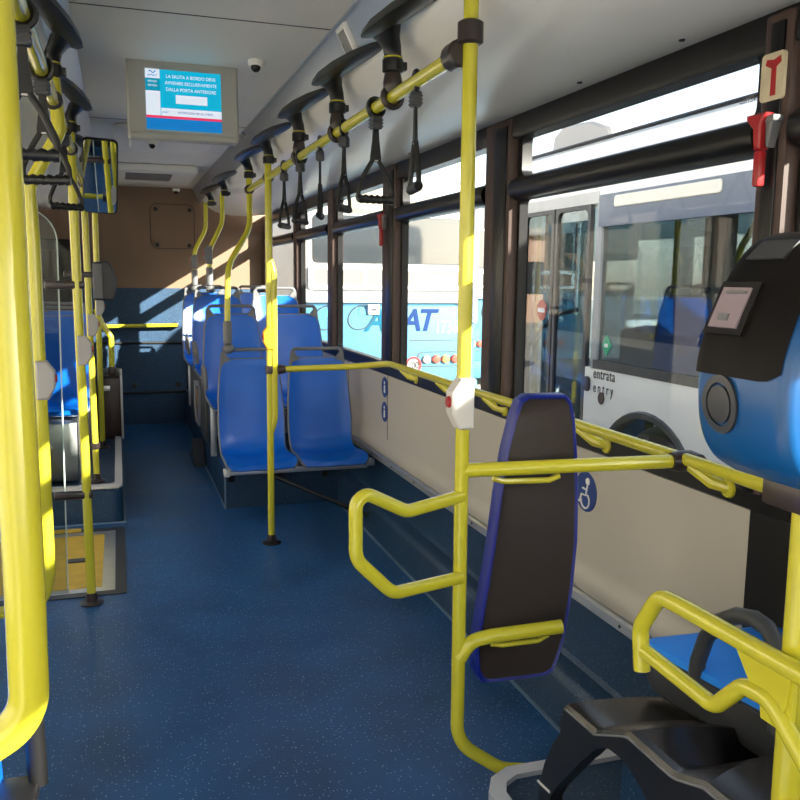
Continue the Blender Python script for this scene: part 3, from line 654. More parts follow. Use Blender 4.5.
t = thing('ceiling_speaker_grille', (.77, 2.93, 2.29), 'white slotted grille on the shiny strip above the second bracket', 'vent')
Mg = Matrix.Translation((.7735, 2.93, 2.2875)) @ Matrix.Rotation(math.radians(63.5), 4, 'Y')
mk('frame', G().box((-.062, -.05, -.012), (.062, .05, .006), .004).xf(Mg), COVE, t)
g = G()
for k in range(7): g.box((-.045, -.036+.011*k, -.0135), (.045, -.032+.011*k, -.011))
mk('slots', g.xf(Mg), GREY, t)
g = G()
for y in (1.4, 1.9, 2.4, 3.2, 4.0): g.lathe((1.36, y, 2.099), 'Z', [(.008, -.003), (.008, .004)], 8)
mk('cover_screw', g, SLOT, bpy.data.objects['trim_16'])

# ------------------------------------------------------------------ wall stickers and emergency hammers
def disc_x(g, x, y, z, r, th=.002, ry=1.): 
    return g.prism([(y+r*math.cos(2*PI*k/28)*ry, z+r*math.sin(2*PI*k/28)) for k in range(28)], 'X', x, x-th)
t = thing('wheelchair_sign', (1.468, 2.44, .80), 'round blue wheelchair sticker on the beige wall', 'sign')
disc = mk('disc', disc_x(G(), 1.470, 2.44, .80, .068), SIGNB, t)
xs = 1.467
g = G(); Yc = lambda u: 2.44-u
disc_x(g, xs, Yc(.014), .80+.038, .0125)
def st(pts, r=.0035): g.tube([(xs, Yc(u), .80+v) for u, v in pts], r, 6)
st([(.012, .024), (.004, -.012), (-.024, -.012)]); st([(.010, .008), (-.018, .010)]); st([(-.024, -.012), (-.034, -.040), (-.044, -.038)])
g.tube([(xs, Yc(.0+.026*math.cos(a)), .80-.030+.026*math.sin(a)) for a in [1.0-k*4.2/14 for k in range(15)]], .0035, 6)
mk('wheelchair_symbol', g, SIGNW, t)
for z, l in ((.868, 'upper of two small blue round stickers below the windows'), (.722, 'lower of two small blue round stickers below the windows')):
    t = thing('passenger_sign', (1.468, 4.72, z), l, 'sign', 'blue round stickers on the wall')
    mk('disc', disc_x(G(), 1.470, 4.72, z, .060), SIGNB, t)
    g = G(); disc_x(g, 1.4678, 4.72, z+.026, .009)
    g.prism([(4.72-.013, z-.032), (4.72+.013, z-.032), (4.72+.010, z+.012), (4.72-.010, z+.012)], 'X', 1.468, 1.4665)
    mk('passenger_symbol', g, SIGNW, t)
def hammer(y, z, s, label):
    t = thing('emergency_hammer', (1.42, y, z), label, 'hammer', 'red emergency hammers on the pillars')
    mk('holder', G().prism([(y-.045*s, z+.01*s), (y-.012*s, z+.01*s), (y-.020*s, z-.075*s), (y-.026*s, z-.075*s)], 'X', 1.43, 1.400, .004).box((1.398, y-.05*s, z-.005*s), (1.43, y-.0*s, z+.015*s), .004), GREY, t)
    mk('head', G().prism([(y-.03*s, z+.022*s), (y+.05*s, z+.022*s), (y+.046*s, z+.006*s), (y+.02*s, z-.02*s), (y+.012*s, z-.08*s), (y-.014*s, z-.08*s), (y-.012*s, z-.01*s)], 'X', 1.418, 1.388, .004), RED, t)
    mk('handle', G().box((1.392, y-.013*s, z-.185*s), (1.414, y+.015*s, z-.08*s), .006), RED, t)
hammer(1.643, 1.862, .78, 'red emergency hammer in a grey holder on the near pillar at right')
hammer(4.60, 1.835, .85, 'small red emergency hammer on the third window pillar')
t = thing('hammer_sticker', (1.43, 1.645, 1.965), 'cream sticker picturing a red hammer, above the near hammer', 'sign')
mk('sheet', G().prism(rrect(.072, .105, .010, 4, 1.645, 1.962), 'X', 1.4305, 1.4225), STICK, t)
mk('hammer_picture', G().prism([(1.645+a, 1.962+b) for a, b in ((.022, .028), (.018, .040), (-.004, .036), (-.024, .042), (-.027, .028), (-.012, .020), (-.014, -.042), (.002, -.042), (.002, .018))], 'X', 1.4235, 1.4210), RED, t)
t = text('window_print', 'OTAIV', FRAME, (1.486, 1.80, 1.945), (0, 1, 0), (0, 0, 1), .012, None, .0005, -1.)
bpy.data.objects.remove(t)
tag(text('window_print', 'VETRO', FRAME, (1.486, 1.768, 1.938), (0, 1, 0), (0, 0, 1), .013, None, .0005, 1.), 'tiny mirrored lettering on the near upper window pane', 'lettering')

# ------------------------------------------------------------------ ticket validator, its post and seat frame
t = thing('ticket_validator', (.92, .97, 1.2), 'blue and black ticket validator with a small screen at the right edge', 'machine')
vk = [(.872, 1.222), (.832, 1.247), (.812, 1.282), (.803, 1.330), (.803, 1.375), (.810, 1.415), (.829, 1.467), (.856, 1.517), (.884, 1.549), (.918, 1.566), (.985, 1.576)]
def crom(P_, n=5):
    Q = [Vector(p) for p in P_]; Q = [Q[0]*2-Q[1]]+Q+[Q[-1]*2-Q[-2]]; out = []
    for i in range(1, len(Q)-2):
        a, b, c, d = Q[i-1:i+3]
        for k in range(n):
            u = k/n; p = .5*((2*b)+(c-a)*u+(2*a-5*b+4*c-d)*u*u+(3*b-a-3*c+d)*u**3); out.append((p.x, p.y))
    return out+[tuple(P_[-1])]
vf = crom(vk)
vp = [(.945, 1.205)]+vf+[(1.03, 1.57), (1.04, 1.21)]
Y0, Y1 = .862, 1.05
def vloop(y, k, dx=0): c = Vector((.95, 1.39)); return [Vector((c.x+(p[0]-c.x)*k+dx, y, c.y+(p[1]-c.y)*k)) for p in vp]
mk('body', G().loft([vloop(Y1, .93, .006), vloop(Y1-.006, .97, .003), vloop(Y1-.022, 1.), vloop(Y0+.022, 1.), vloop(Y0+.006, .97, .003), vloop(Y0, .93, .006)]), VBLUE, t, .7)
# black upper face: shell wrapping the front, with a curved lower edge
def on_front(z, d):   # x of the front surface at height z, pushed out by d
    for (x0, z0), (x1, z1) in zip(vf, vf[1:]):
        if z0 <= z <= z1: return x0+(x1-x0)*(z-z0)/(z1-z0)-d
    return vf[-1][0]
ys = [Y0+.014+k*(Y1-Y0-.020)/10 for k in range(11)]
zs = [k/36 for k in range(37)]
outer = []
for zt in zs:
    row = []
    for k, y in enumerate(ys):
        u = k/10; zb = 1.371+(.012 if k == 0 else .002 if k == 1 else 0); z = zb+(1.570-zb)*zt
        e = .0045 if 0 < k < 10 else -.001
        row.append(Vector((on_front(min(z, 1.569), e), y, z+.003*zt)))
    outer.append(row)
inner = [[p+Vector((.012, 0, -.006)) for p in r] for r in outer]
g = G(); a = [[g.b.verts.new(p) for p in r] for r in outer]
for i in range(len(a)-1):
    for j in range(10): g.face((a[i][j], a[i][j+1], a[i+1][j+1], a[i+1][j]))
mk('black_face', g, VBLACK, t, 1.)
def vpatch(name, y0, y1, z0, z1, d, m, par, th=.006):
    g = G(); q = []
    for dd in (d, d-th): q.append([Vector((on_front(z, dd), y, z+.45*dd)) for y, z in ((y0, z0), (y1, z0), (y1, z1), (y0, z1))])
    return mk(name, g.loft(q[::-1]), m, par)
bz = vpatch('screen_bezel', .955, 1.034, 1.424, 1.497, .010, GBLACK, t, .012)
ds = vpatch('display', .968, 1.024, 1.433, 1.488, .012, VSCREEN, bz, .003)
vpatch('display_button', .988, 1.008, 1.442, 1.451, .0135, GREY, ds, .002); vpatch('display_caption', .972, 1.012, 1.479, 1.483, .0135, GREY, ds, .002)
vpatch('card_slot', .945, 1.018, 1.530, 1.556, .009, DGREY, t, .008)
cy, cz = .984, 1.330
def vring(r0, r1, d, name, m):
    n = 28; g = G()
    f = lambda r, dd: [Vector((on_front(cz+r*math.sin(2*PI*k/n), dd), cy+r*.86*math.cos(2*PI*k/n), cz+r*math.sin(2*PI*k/n))) for k in range(n)]
    if r0 > 0:
        rows = [f(r0, d-.004), f(r0, d), f(r1, d), f(r1, d-.004)]
        return mk(name, g.loft(rows, True, False), m, t)
    return mk(name, g.loft([f(r1, d-.004), f(r1, d), f(r1*.5, d+.001)]), m, t)
vring(.031, .042, .005, 'reader_ring', DGREY); vring(0, .027, .005, 'card_reader', DGREY)
mk('rear_cover', G().box((1.005, .872, 1.215), (1.06, 1.04, 1.565), .02), DGREY, t)
mk('mount', G().box((.915, .93, 1.17), (.99, 1.02, 1.215), .006), BROWN, t)
mk('side_seam', G().tube([Vector((x, Y0-.001, z)) for x, z in ((.985, 1.225), (.990, 1.38), (.988, 1.56))], .003, 6), GREY, t)
mk('side_plate', G().prism([(.852, 1.235), (1.03, 1.215), (1.03, 1.565), (.985, 1.570), (.925, 1.560), (.885, 1.51), (.866, 1.45), (.852, 1.38)], 'Y', Y0-.004, Y0+.004, .003), DGREY, t)
t = thing('validator_post', (.955, .96, .2), 'thick yellow post carrying the ticket validator', 'pole')
mk('tube', G().cyl((.948, .95, .2), (.955, .965, 1.185), .0225, seg=18), YEL, t)
mk('gusset_plate', G().prism([(.985, .84), (1.005, .955), (.925, .955), (.925, .84)], 'X', .915, .923), YEL, t)
FX = .915
t = thing('seat_guard_rail', (FX, 1.1, .8), 'yellow tubular guard frame beside the near blue seat, bottom right', 'handrail')
mk('upper_rail', G().tube([(FX, 1.292, .775), (FX, 1.305, .855), (FX, 1.250, .937), (FX, 1.18, .940), (FX, .80, .945)], .0158, 16, [.05, .05, .1], n=8), YEL, t)
mk('lower_rail', G().tube([(FX, 1.285, .815), (FX, 1.088, .806), (FX, 1.025, .873), (FX, .965, .878), (FX, .88, .81), (FX, .80, .72)], .0146, 16, [.04, .04, .05, .06], n=8), YEL, t)
mk('web_plate', G().prism([(1.045, .93), (1.000, .875), (.935, .875), (.925, .94)], 'X', FX-.004, FX+.004), YEL, t)
# near blue seat on the wheel box
t = thing('priority_seat', (1.26, 1.25, .2), 'near blue cushioned seat with dark arched armrest, right of the black plinth', 'seat')
cp = [(p.x, p.y) for p in fillet([(1.16, .95, 0), (1.07, 1.53, 0), (1.42, 1.51, 0), (1.42, .95, 0), (1.16, .95, 0)], .03, 4)][1:]
def cl(k, z): c = Vector((1.28, 1.23)); return [Vector((c.x+(p[0]-c.x)*k, c.y+(p[1]-c.y)*k, z)) for p in cp]
mk('cushion', G().loft([cl(.99, .69), cl(1., .705), cl(.985, .718), cl(.93, .722)]), CUSH, t)
mk('shell', G().loft([cl(.86, .60), cl(.96, .615), cl(1.02, .66), cl(1.03, .70), cl(1.0, .704)]), DGREY, t)
ac = [(1.372, .672), (1.366, .735), (1.345, .795), (1.309, .843), (1.262, .873), (1.218, .884), (1.183, .880), (1.158, .858), (1.146, .82), (1.142, .70)]
mk('armrest', G().tube([(1.10, y, z) for y, z in ac], .0165, 12), DGREY, t)
mk('backrest', G().loft([[Vector((x, y+dy, z)) for x, y, z in ((1.13, .98, .72), (1.42, .98, .72), (1.42, .90, 1.12), (1.16, .90, 1.12))] for dy in (0, -.03)]), BLUE, t)
# black arched plinth
t = thing('seat_plinth', (1.1, 1.2, .19), 'glossy black moulded plinth with an arched side, bottom right corner', 'plinth')
topc = [(1.507, .590), (1.503, .606), (1.490, .613), (1.378, .618), (1.280, .668), (1.262, .674), (1.135, .674), (1.120, .677), (1.050, .704), (.955, .706), (.70, .706)]
g = G(); rows = []
for x, dz in ((.873, -.012), (.879, -.003), (.893, .0), (.93, .0), (.99, -.004), (1.05, -.010), (1.11, -.02), (1.20, -.035), (1.42, -.05)):
    u = min(1, max(0, (x-.893)/.22)); row = []
    for i, (y, z) in enumerate(topc):
        zz = z+dz
        if 4 <= i <= 5: zz -= .012*u                       # ridge
        elif i in (6, 7): zz -= .085*u                     # the facet falls to a valley inwards
        elif i >= 8: zz += .010*math.sin(PI*min(1, u))-.045*max(0, (x-1.05)/.37)
        row.append(Vector((x, y+(.10*u if i in (6, 7) else 0)+(.05*u if i == 8 else 0), zz)))
    rows.append(row)
mk('moulded_top', g.loft(rows, closed=False), GBLACK, t, .22)
leg = [(1.60, .19), (1.597, .36), (1.575, .43), (1.535, .505), (1.512, .535), (1.512, .58)]
sidep = leg+[(y, z-.012) for y, z in topc]
inn = [(1.545, .19), (1.545, .365), (1.52, .405), (1.47, .465), (1.44, .50), (1.42, .525), (1.40, .545), (1.392, .555), (1.375, .575), (1.340, .598), (1.325, .604), (1.29, .608), (1.255, .604), (1.205, .583), (1.16, .55), (1.10, .50), (.70, .30)]
n_ = min(len(sidep), len(inn)); sidep_, inn_ = sidep[:n_], inn[:n_-1]+[inn[-1]]
mk('arched_side', G().loft([[Vector((xx, y, z)) for y, z in q] for xx, q in ((.873, sidep_), (.873, inn_), (.905, inn_), (.905, sidep_), (.873, sidep_))], closed=False), BLACK, t)
mk('edge_line', G().tube([Vector((.8725, y, z-.013)) for y, z in topc[2:]], .0022, 6), GREY, t)
mk('foot_line', G().tube([Vector((.872, 1.545, .378)), Vector((.872, 1.600, .372))], .003, 6), LGREY, t)
mk('inner_box', G().box((.97, .72, .19), (1.42, 1.42, .56)), LINO, t)

# near left seat (only slivers show)
t = thing('door_side_seat', (-.45, 1.5, 0), 'blue seat with black side arm at the lower left edge, behind the big pole', 'seat')
mk('shell', G().box((-.78, 1.18, .50), (-.235, 1.62, .56), .02).loft([[Vector((x, y+dy, z)) for x, y, z in ((-.78, 1.62, .52), (-.235, 1.62, .52), (-.27, 1.72, 1.05), (-.76, 1.72, 1.05))] for dy in (0, .03)]), BLUE, t)
mk('side_arm', G().tube([(-.175, 1.62, .68), (-.172, 1.62, .55)], .018, 12).box((-.24, 1.55, .53), (-.17, 1.64, .56), .006), BLACK, t)
mk('side_shell', G().box((-.245, 1.2, .30), (-.222, 1.63, .53), .008), DGREY, t)
mk('leg', G().tube([(-.195, 1.62, .53), (-.197, 1.62, .0)], .015, 10), YEL, t)
mk('pedestal', G().box((-.72, 1.25, 0), (-.35, 1.55, .5), .02), DGREY, t)

# ------------------------------------------------------------------ outside: the bus alongside
BX = 3.10
t = thing('city_bus', (4.35, 0, -.35), 'white city bus parked alongside with glazed front door and entry lettering', 'bus')
ar = [(4.48+.54*math.cos(a), .12+.54*math.sin(a)) for a in [PI*k/16 for k in range(17)]]
low = [(5.235, -.02)]+[p for p in ar if p[1] > -.02]+[(-2.9, -.02), (-2.9, .905), (5.235, .905)]
mk('lower_panel', G().prism(low, 'X', BX, BX+.06), WHITE, t)
o = mk('wheel', G().lathe((BX+.08, 4.48, .12), 'X', [(.30, .28), (.44, .26), (.47, .2), (.47, .06), (.43, .0), (.29, .0), (.27, .04), (.10, .05), (.08, .0), (.02, -.01)], 32), RUBBER, t)
mk('hub', G().lathe((BX+.115, 4.48, .12), 'X', [(.26, .02), (.24, .0), (.12, .02), (.09, -.03), (.03, -.04)], 24), ALU, o)
mk('wheel_arch', G().loft([[Vector((x, 4.48+r*math.cos(a), .12+r*math.sin(a))) for a in [PI*k/20 for k in range(21)]] for x, r in ((BX-.006, .525), (BX-.012, .535), (BX-.012, .565), (BX, .575), (BX+.06, .54), (BX+.06, .525), (BX-.006, .525))], closed=False), DGREY, t)
mk('wheel_housing', G().box((BX+.42, 3.8, -.1), (BX+.45, 5.1, .8)), BLACK, t)
mk('sill_strip', G().box((BX-.004, -2.9, .905), (BX+.05, 5.13, .965)), DGREY, t)
roofp = [(BX, 2.06), (BX-.005, 2.30), (BX+.03, 2.42), (BX+.12, 2.485), (BX+.5, 2.54), (BX+2.0, 2.54), (BX+2.38, 2.485), (BX+2.47, 2.42), (BX+2.5, 2.06), (BX+2.44, 2.06), (BX+2.40, 2.40), (BX+.10, 2.40), (BX+.06, 2.06)]
mk('roof', G().prism(roofp, 'Y', -2.9, 6.30), WHITE, t)
mk('gutter', G().tube([(BX+.05, -2.9, 2.455), (BX+.05, 6.30, 2.455)], .014, 8), FRAME, t)
mk('cream_stripe', G().box((BX-.010, -2.9, 2.20), (BX-.002, 6.28, 2.27)), CREAM, t)
o = mk('window_header', G().box((BX-.004, -2.9, 1.86), (BX+.05, 5.13, 2.07)), vary(mat('slate_reflection_band', (.10, .13, .20), .3), 3, .05), t)  # slate tone includes the near bus's dark reflection in this glass
mk('white_side_reflection', G().prism(rrect(1.05, .075, .02, 4, 4.42, 2.015), 'X', BX-.012, BX, .004), CREAM, o)  # cream strip is a painted reflection of the near bus's white side
for a, b in ((3.64, 5.10), (2.1, 3.58), (.5, 2.04), (-1.1, .44), (-2.8, -1.2)):
    mk('side_window', G().box((BX+.018, a, .96), (BX+.024, b, 1.87)), GLASSB, t)
    mk('window_post', G().box((BX, b-.005, .9), (BX+.05, b+.065, 2.06)), mat('post_grey', (.30, .32, .35), .4) if b > 5 else FRAME, t)
for a, b in ((5.245, 5.74), (5.76, 6.26)):
    cy = (a+b)/2
    lf = mk('door_leaf', G().ring(rrect(b-a, 2.02, .04, 4, cy, 1.03), rrect(b-a-.07, 1.92, .05, 4, cy, 1.03), 'X', BX, BX+.035), DGREY, t)
    mk('pane', G().box((BX+.014, a+.03, .06), (BX+.020, b-.03, 2.0)), GLASSB, lf)
mk('door_header', G().box((BX-.004, 5.14, 2.02), (BX+.05, 6.3, 2.10)), LGREY, t)
mk('corner_post', G().box((BX, 6.26, 0), (BX+.10, 6.34, 2.3), .02), DGREY, t); mk('corner_post', G().box((BX+2.4, 6.26, 0), (BX+2.5, 6.34, 2.3), .02), DGREY, t)
mk('front_panel', G().box((BX+.05, 6.28, -.05), (BX+2.45, 6.36, .85), .03), WHITE, t); mk('destination_panel', G().box((BX+.05, 6.26, 2.1), (BX+2.45, 6.36, 2.48), .03), WHITE, t)
mk('windscreen', G().box((BX+.08, 6.31, .85), (BX+2.42, 6.32, 2.12)), GLASSB, t)
mk('interior_floor', G().box((BX+.04, -2.9, -.02), (BX+2.46, 6.28, .0)), FLOOR, t)
mk('far_side', G().box((BX+2.44, -2.9, 0), (BX+2.5, 6.28, 1.15)).box((BX+2.44, -2.9, 1.95), (BX+2.5, 6.28, 2.1)).box((BX+2.44, 5.0, .9), (BX+2.5, 5.2, 2.0)).box((BX+2.44, 2.2, .9), (BX+2.5, 3.2, 2.0)).box((BX+2.44, 1.0, .9), (BX+2.5, 1.2, 2.0)), CREAM, t)
mk('rear_end', G().box((BX, -2.96, -.05), (BX+2.5, -2.9, 2.45)), WHITE, t)
mk('low_sun_block', G().box((BX+.15, -2.6, 2.5), (BX+2.3, .9, 2.76), .06), WHITE, t); mk('tall_sun_block', G().box((BX+.2, 1.75, 2.5), (BX+2.3, 3.12, 3.0), .06), WHITE, t); mk('roof_hatch', G().box((BX+.95, 4.9, 2.5), (BX+2.1, 5.75, 2.62), .04), WHITE, t)  # low and tall boxes: unseen, added to block sun from posts and seats
mk('roof_duct', G().prism([(5.25, 2.45), (6.12, 2.45), (6.08, 2.60), (5.95, 2.66), (5.55, 2.63), (5.3, 2.55)], 'X', BX+.14, BX+.8, .02), GREYB, t)
text('lettering', 'entrata', DGREY, (BX-.002, 5.118, .838), (0, -1, 0), (0, 0, 1), .074, t, .002, .80, spc=1.12)
text('lettering', 'entry', DGREY, (BX-.002, 5.112, .742), (0, -1, 0), (0, 0, 1), .070, t, .002, .78, spc=1.55)
o = mk('door_button', G().prism(rrect(.075, .105, .03, 4, 5.185, .79), 'X', BX, BX-.02, .006), BROWN, t)
o = mk('filler_cap', G().prism([(5.0+.036*math.cos(2*PI*k/20), .71+.042*math.sin(2*PI*k/20)) for k in range(20)], 'X', BX, BX-.012, .003), MAROON, t)
o = mk('no_entry_sign', disc_x(G(), BX+.012, 5.93, 1.27, .078, .004), RED, t); mk('white_bar', G().box((BX+.004, 5.876, 1.254), (BX+.009, 5.984, 1.286)), SIGNW, o)
o = mk('green_diamond_sticker', G().prism([(4.99, 1.07+.07), (4.99+.055, 1.07), (4.99, 1.07-.07), (4.99-.055, 1.07)], 'X', BX+.016, BX+.010), GREEN, t)
mk('white_mark', G().box((BX+.006, 4.97, 1.058), (BX+.011, 5.01, 1.082)), SIGNW, o)
mk('door_arc', G().tube([(BX+.05, 6.2, .98), (BX+.05, 6.0, 1.12), (BX+.06, 5.78, 1.24), (BX+.07, 5.5, 1.29)], .018, 8, .3), LGREY, t)  # pale curved tube behind the door glass
mk('driver_partition', G().box((BX+.5, 4.95, .0), (BX+2.3, 5.0, 1.0)).box((BX+.75, 4.97, 1.0), (BX+1.0, 5.0, 2.0)), DGREY, t)
mk('driver_dash', G().prism([(5.6, 0), (6.25, 0), (6.25, 1.1), (5.9, 1.15), (5.6, .95)], 'X', BX+.9, BX+2.35, .04), VBLUE, t)
mk('inner_luggage_rack', G().box((BX+1.7, 3.7, 1.72), (BX+2.2, 4.7, 1.95), .05), LGREY, t)
bs = [(3.56, 4.82, .41, 'blue seat seen through the side window of the white bus, nearest its wheel'), (4.55, 4.35, .32, 'second blue seat inside the white bus, farther from its wheel'), (3.95, 3.45, .32, 'third blue seat inside the white bus, towards its rear'), (4.45, 5.55, .42, "blue driver's seat behind the glazed door of the white bus")]
for x, y, z, l in bs:
    o = dup(S2)
    o.location = (x, y, z); o.rotation_euler.z = math.radians(172 if x < 3.8 else 20 if x < 4.2 else -10); o['label'] = l; o['group'] = 'seats inside the white bus'
for x, y, l in ((3.58, 4.93, 'yellow pole inside the white bus, above its blue seat'), (3.19, 6.17, 'yellow pole just inside the glazed door of the white bus')):
    tag(mk('yellow_pole', G().cyl((x, y, .0), (x, y, 2.40), .021), YEL), l, 'pole')
solo('yellow_pole', G().tube([(3.7, 4.46, 1.2), (3.7, 4.46, 1.70), (3.72, 4.32, 1.90), (3.72, 4.32, 2.4)], .021, 12, .2), YEL, 'bent yellow pole inside the white bus, near the validator', 'pole')
solo('yellow_grab_rail', G().cyl((3.5, 5.06, 1.12), (4.3, 5.06, 1.12), .02), YEL, 'short horizontal yellow rail inside the white bus by its partition', 'handrail')

# ------------------------------------------------------------------ the coach beyond, seen from behind
def coach():
    cx, cy = 3.52, 11.0
    t = thing('coach', (cx, cy, -.35), 'white and light blue coach with blue AMAT lettering, seen from behind', 'bus', 'coaches parked beyond the windows')
    W = 1.26
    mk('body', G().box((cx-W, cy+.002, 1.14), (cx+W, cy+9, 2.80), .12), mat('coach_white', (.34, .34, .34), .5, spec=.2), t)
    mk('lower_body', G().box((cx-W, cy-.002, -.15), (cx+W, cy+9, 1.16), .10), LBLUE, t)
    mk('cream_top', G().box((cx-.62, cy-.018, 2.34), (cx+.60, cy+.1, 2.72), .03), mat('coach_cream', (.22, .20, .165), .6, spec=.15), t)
    mk('rear_window', G().prism(rrect(2.2, .62, .06, 4, cx, 2.0), 'Y', cy-.014, cy+.05, .01), DGLASS, t)
    mk('belt_panel', G().ring(rrect(2.3, .30, .03, 4, cx, 1.50), rrect(2.16, .20, .02, 4, cx, 1.50), 'Y', cy-.02, cy+.02).box((cx-.42, cy-.018, 1.38), (cx-.36, cy, 1.62)), WHITE, t)
    mk('belt_inset', G().prism(rrect(2.2, .22, .02, 4, cx, 1.50), 'Y', cy-.006, cy+.02), vary(mat('belt_grey', (.15, .145, .135), .6, spec=.1), 3, .04), t)
    mk('panel_groove', G().box((cx-1.1, cy-.004, 1.325), (cx+1.16, cy+.01, 1.336)).box((cx+1.0, cy-.006, -.05), (cx+1.012, cy+.01, 1.3)).box((cx+.25, cy-.006, .655), (cx+1.2, cy+.01, .667)), SLOT, t)
    mk('bumper', G().box((cx-W-.01, cy-.05, -.2), (cx+W+.01, cy+.2, .12), .05), LBLUE, t)
    k = text('lettering', 'A', AMATC, (3.13, cy-.006, .80), (1, 0, 0), (0, 0, 1), .29, t, .004, 1., 'LEFT', .25, .02)
    for s, x, m in (('M', 3.36, AMATB), ('A', 3.64, AMATB), ('T', 3.87, AMATB)): text('lettering', s, m, (x, cy-.006, .80 if s != 'M' else .80), (1, 0, 0), (0, 0, 1), .29, t, .004, 1., 'LEFT', .25, .02)
    text('fleet_number', '1736', SIGNW, (4.135, cy-.006, .765), (1, 0, 0), (0, 0, 1), .17, t, .004, .70)
    for i, (x, m) in enumerate(((4.02, LENSC), (4.16, LENSR), (4.30, LENSA), (4.44, LENSR))):
        mk('tail_light', G().lathe((x, cy-.03, .40), 'Y', [(.058, .03), (.058, .0), (.05, -.012), (.01, -.016)], 18), m, t)
        mk('tail_light', G().lathe((2*cx-x, cy-.03, .40), 'Y', [(.058, .03), (.058, .0), (.05, -.012), (.01, -.016)], 18), m, t)
    mk('lamp_surround', G().ring(rrect(.68, .21, .08, 5, 4.23, .40), rrect(.66, .19, .075, 5, 4.23, .40), 'Y', cy-.01, cy+.02), SLOT, t)
    z, x = .325, 3.83
    mk('speed_sign', G().lathe((x, cy-.006, z), 'Y', [(.115, .004), (.115, -.004), (.001, -.004)], 26), mat('sign_face', (.38, .37, .36), .6, spec=.15), t)
    mk('speed_sign_rim', G().ring([(x+.115*math.cos(2*PI*k/26), z+.115*math.sin(2*PI*k/26)) for k in range(26)], [(x+.088*math.cos(2*PI*k/26), z+.088*math.sin(2*PI*k/26)) for k in range(26)], 'Y', cy-.018, cy-.006), RED, t)
    text('speed_sign_number', '100', SLOT, (x, cy-.016, z-.05), (1, 0, 0), (0, 0, 1), .10, t, .003, .72, 'CENTER')
    mk('number_plate_light', G().box((3.17, cy-.04, 1.02), (3.33, cy, 1.15), .008), LGREY, t); mk('plate_lens', G().box((3.21, cy-.046, 1.065), (3.29, cy-.038, 1.10)), SLOT, t)
    def ell(x0, z0, a, b, r0=0, n=26): return [Vector((x0+a*math.cos(u)*math.cos(r0)-b*math.sin(u)*math.sin(r0), cy-.006, z0+a*math.cos(u)*math.sin(r0)+b*math.sin(u)*math.cos(r0))) for u in [2*PI*k/n for k in range(n+1)]]
    mk('swirl_print', G().tube(ell(2.62, .98, .20, .15, .5), .007, 6).tube(ell(3.08, .98, .19, .15, .6), .007, 6), SLOT, t)
    mk('green_print', G().prism([(2.56, .97), (2.74, 1.02), (2.60, 1.08)], 'Y', cy-.008, cy-.002).prism([(3.04, 1.0), (3.16, 1.02), (3.06, 1.10)], 'Y', cy-.008, cy-.002), GREEN, t)
    mk('wheel', G().lathe((cx-W+.05, cy+2.2, .13), 'X', [(.46, .25), (.48, .2), (.48, .02), (.3, .0), (.05, .02)], 24).lathe((cx+W-.3, cy+2.2, .13), 'X', [(.46, .25), (.48, .2), (.48, .02), (.3, .0), (.05, .02)], 24), RUBBER, t)
    mk('corner_lamp_bar', G().tube([(cx+W-.06, cy-.01, .9), (cx+W-.06, cy-.02, 2.5)], .035, 10), WHITE, t)
    return t
c0 = coach(); c1 = dup(c0); c1.location = (6.55, 13.5, -.35); c1['label'] = 'farther coach, just its edge showing right of the lettered one'
b = thing('depot_building', (6, 34, -.35), 'peach rendered low depot building far behind the coaches', 'building')
mk('wall', G().box((-16, 34, -.35), (6, 42, 3.4)), CONC, b)
mk('roof', G().box((-16.3, 33.6, 3.4), (6.3, 42.3, 3.7), .03), LGREY, b)
for x in (-12, -8, -4, 0, 3.5): mk('window', G().box((x, 33.95, .9), (x+1.6, 34.1, 2.3), .02), DGLASS, b)

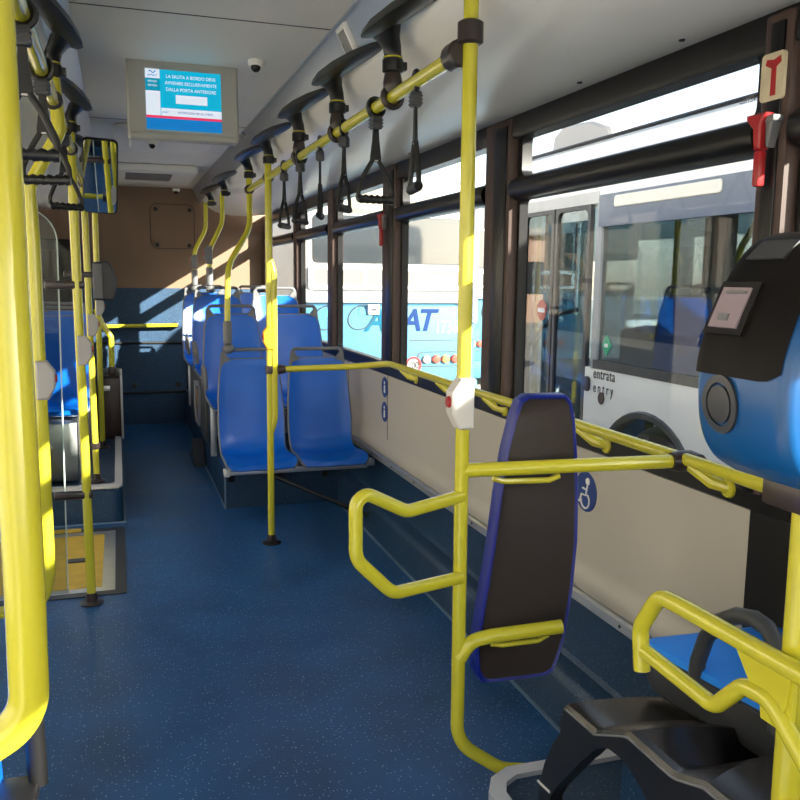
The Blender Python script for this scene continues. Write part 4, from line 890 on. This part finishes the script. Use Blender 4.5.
b = thing('sun_bounce_block', (-10, 4, -.35), 'long pale unseen block added beyond the door side to reflect sunlight in', 'building')  # unseen block added to bounce warm sunlight through the door-side windows
mk('wall', G().box((-16, -30, -.35), (-10, 30, 6.5)), vary(mat('pale_render', (.40, .36, .31), .9), .5, .06), b)
mk('roof', G().box((-16.3, -30.3, 6.5), (-9.7, 30.3, 6.8), .03), LGREY, b)

# ------------------------------------------------------------------ light
W = bpy.data.worlds.new('sky'); S.world = W; W.use_nodes = True; nt = W.node_tree
sky = nt.nodes.new('ShaderNodeTexSky'); sky.sky_type = 'NISHITA'; sky.sun_disc = False
sd = Vector((1, -1.23, .62)).normalized()          # towards the sun
el = math.asin(sd.z); az = math.atan2(sd.x, sd.y)
sky.sun_elevation = el; sky.sun_rotation = az; sky.dust_density = 1.5; sky.altitude = 20
hs = nt.nodes.new('ShaderNodeHueSaturation'); hs.inputs['Saturation'].default_value = .6
nt.links.new(sky.outputs[0], hs.inputs['Color'])
bg = nt.nodes['Background']; nt.links.new(hs.outputs[0], bg.inputs['Color']); bg.inputs['Strength'].default_value = .42
ld = bpy.data.lights.new('sun', 'SUN'); ld.energy = 20.; ld.angle = math.radians(.55); ld.color = (1, .93, .82)
lo = bpy.data.objects.new('sun', ld); COL.objects.link(lo); lo.rotation_euler = (-sd).to_track_quat('-Z', 'Y').to_euler()
lo.location = (20, -25, 15)

# ------------------------------------------------------------------ camera
yaw, pitch, roll = math.radians(18.332), math.radians(-8.137), math.radians(.7)
F = Vector((math.sin(yaw)*math.cos(pitch), math.cos(yaw)*math.cos(pitch), math.sin(pitch)))
R = Vector((math.cos(yaw), -math.sin(yaw), 0)); U = R.cross(F)
R2 = R*math.cos(roll)+U*math.sin(roll); U2 = -R*math.sin(roll)+U*math.cos(roll)
cd = bpy.data.cameras.new('camera'); cd.sensor_width = 36; cd.lens = 850/800*36; cd.clip_start = .05; cd.clip_end = 500
co = bpy.data.objects.new('camera', cd); COL.objects.link(co)
co.matrix_world = Matrix(((R2.x, U2.x, -F.x, 0), (R2.y, U2.y, -F.y, 0), (R2.z, U2.z, -F.z, 1.5), (0, 0, 0, 1)))
S.camera = co
vs = S.view_settings; S.display_settings.display_device = 'sRGB'
vs.view_transform = 'Standard'; vs.look = 'None'; vs.gamma = 1; vs.use_curve_mapping = False; vs.exposure = .52
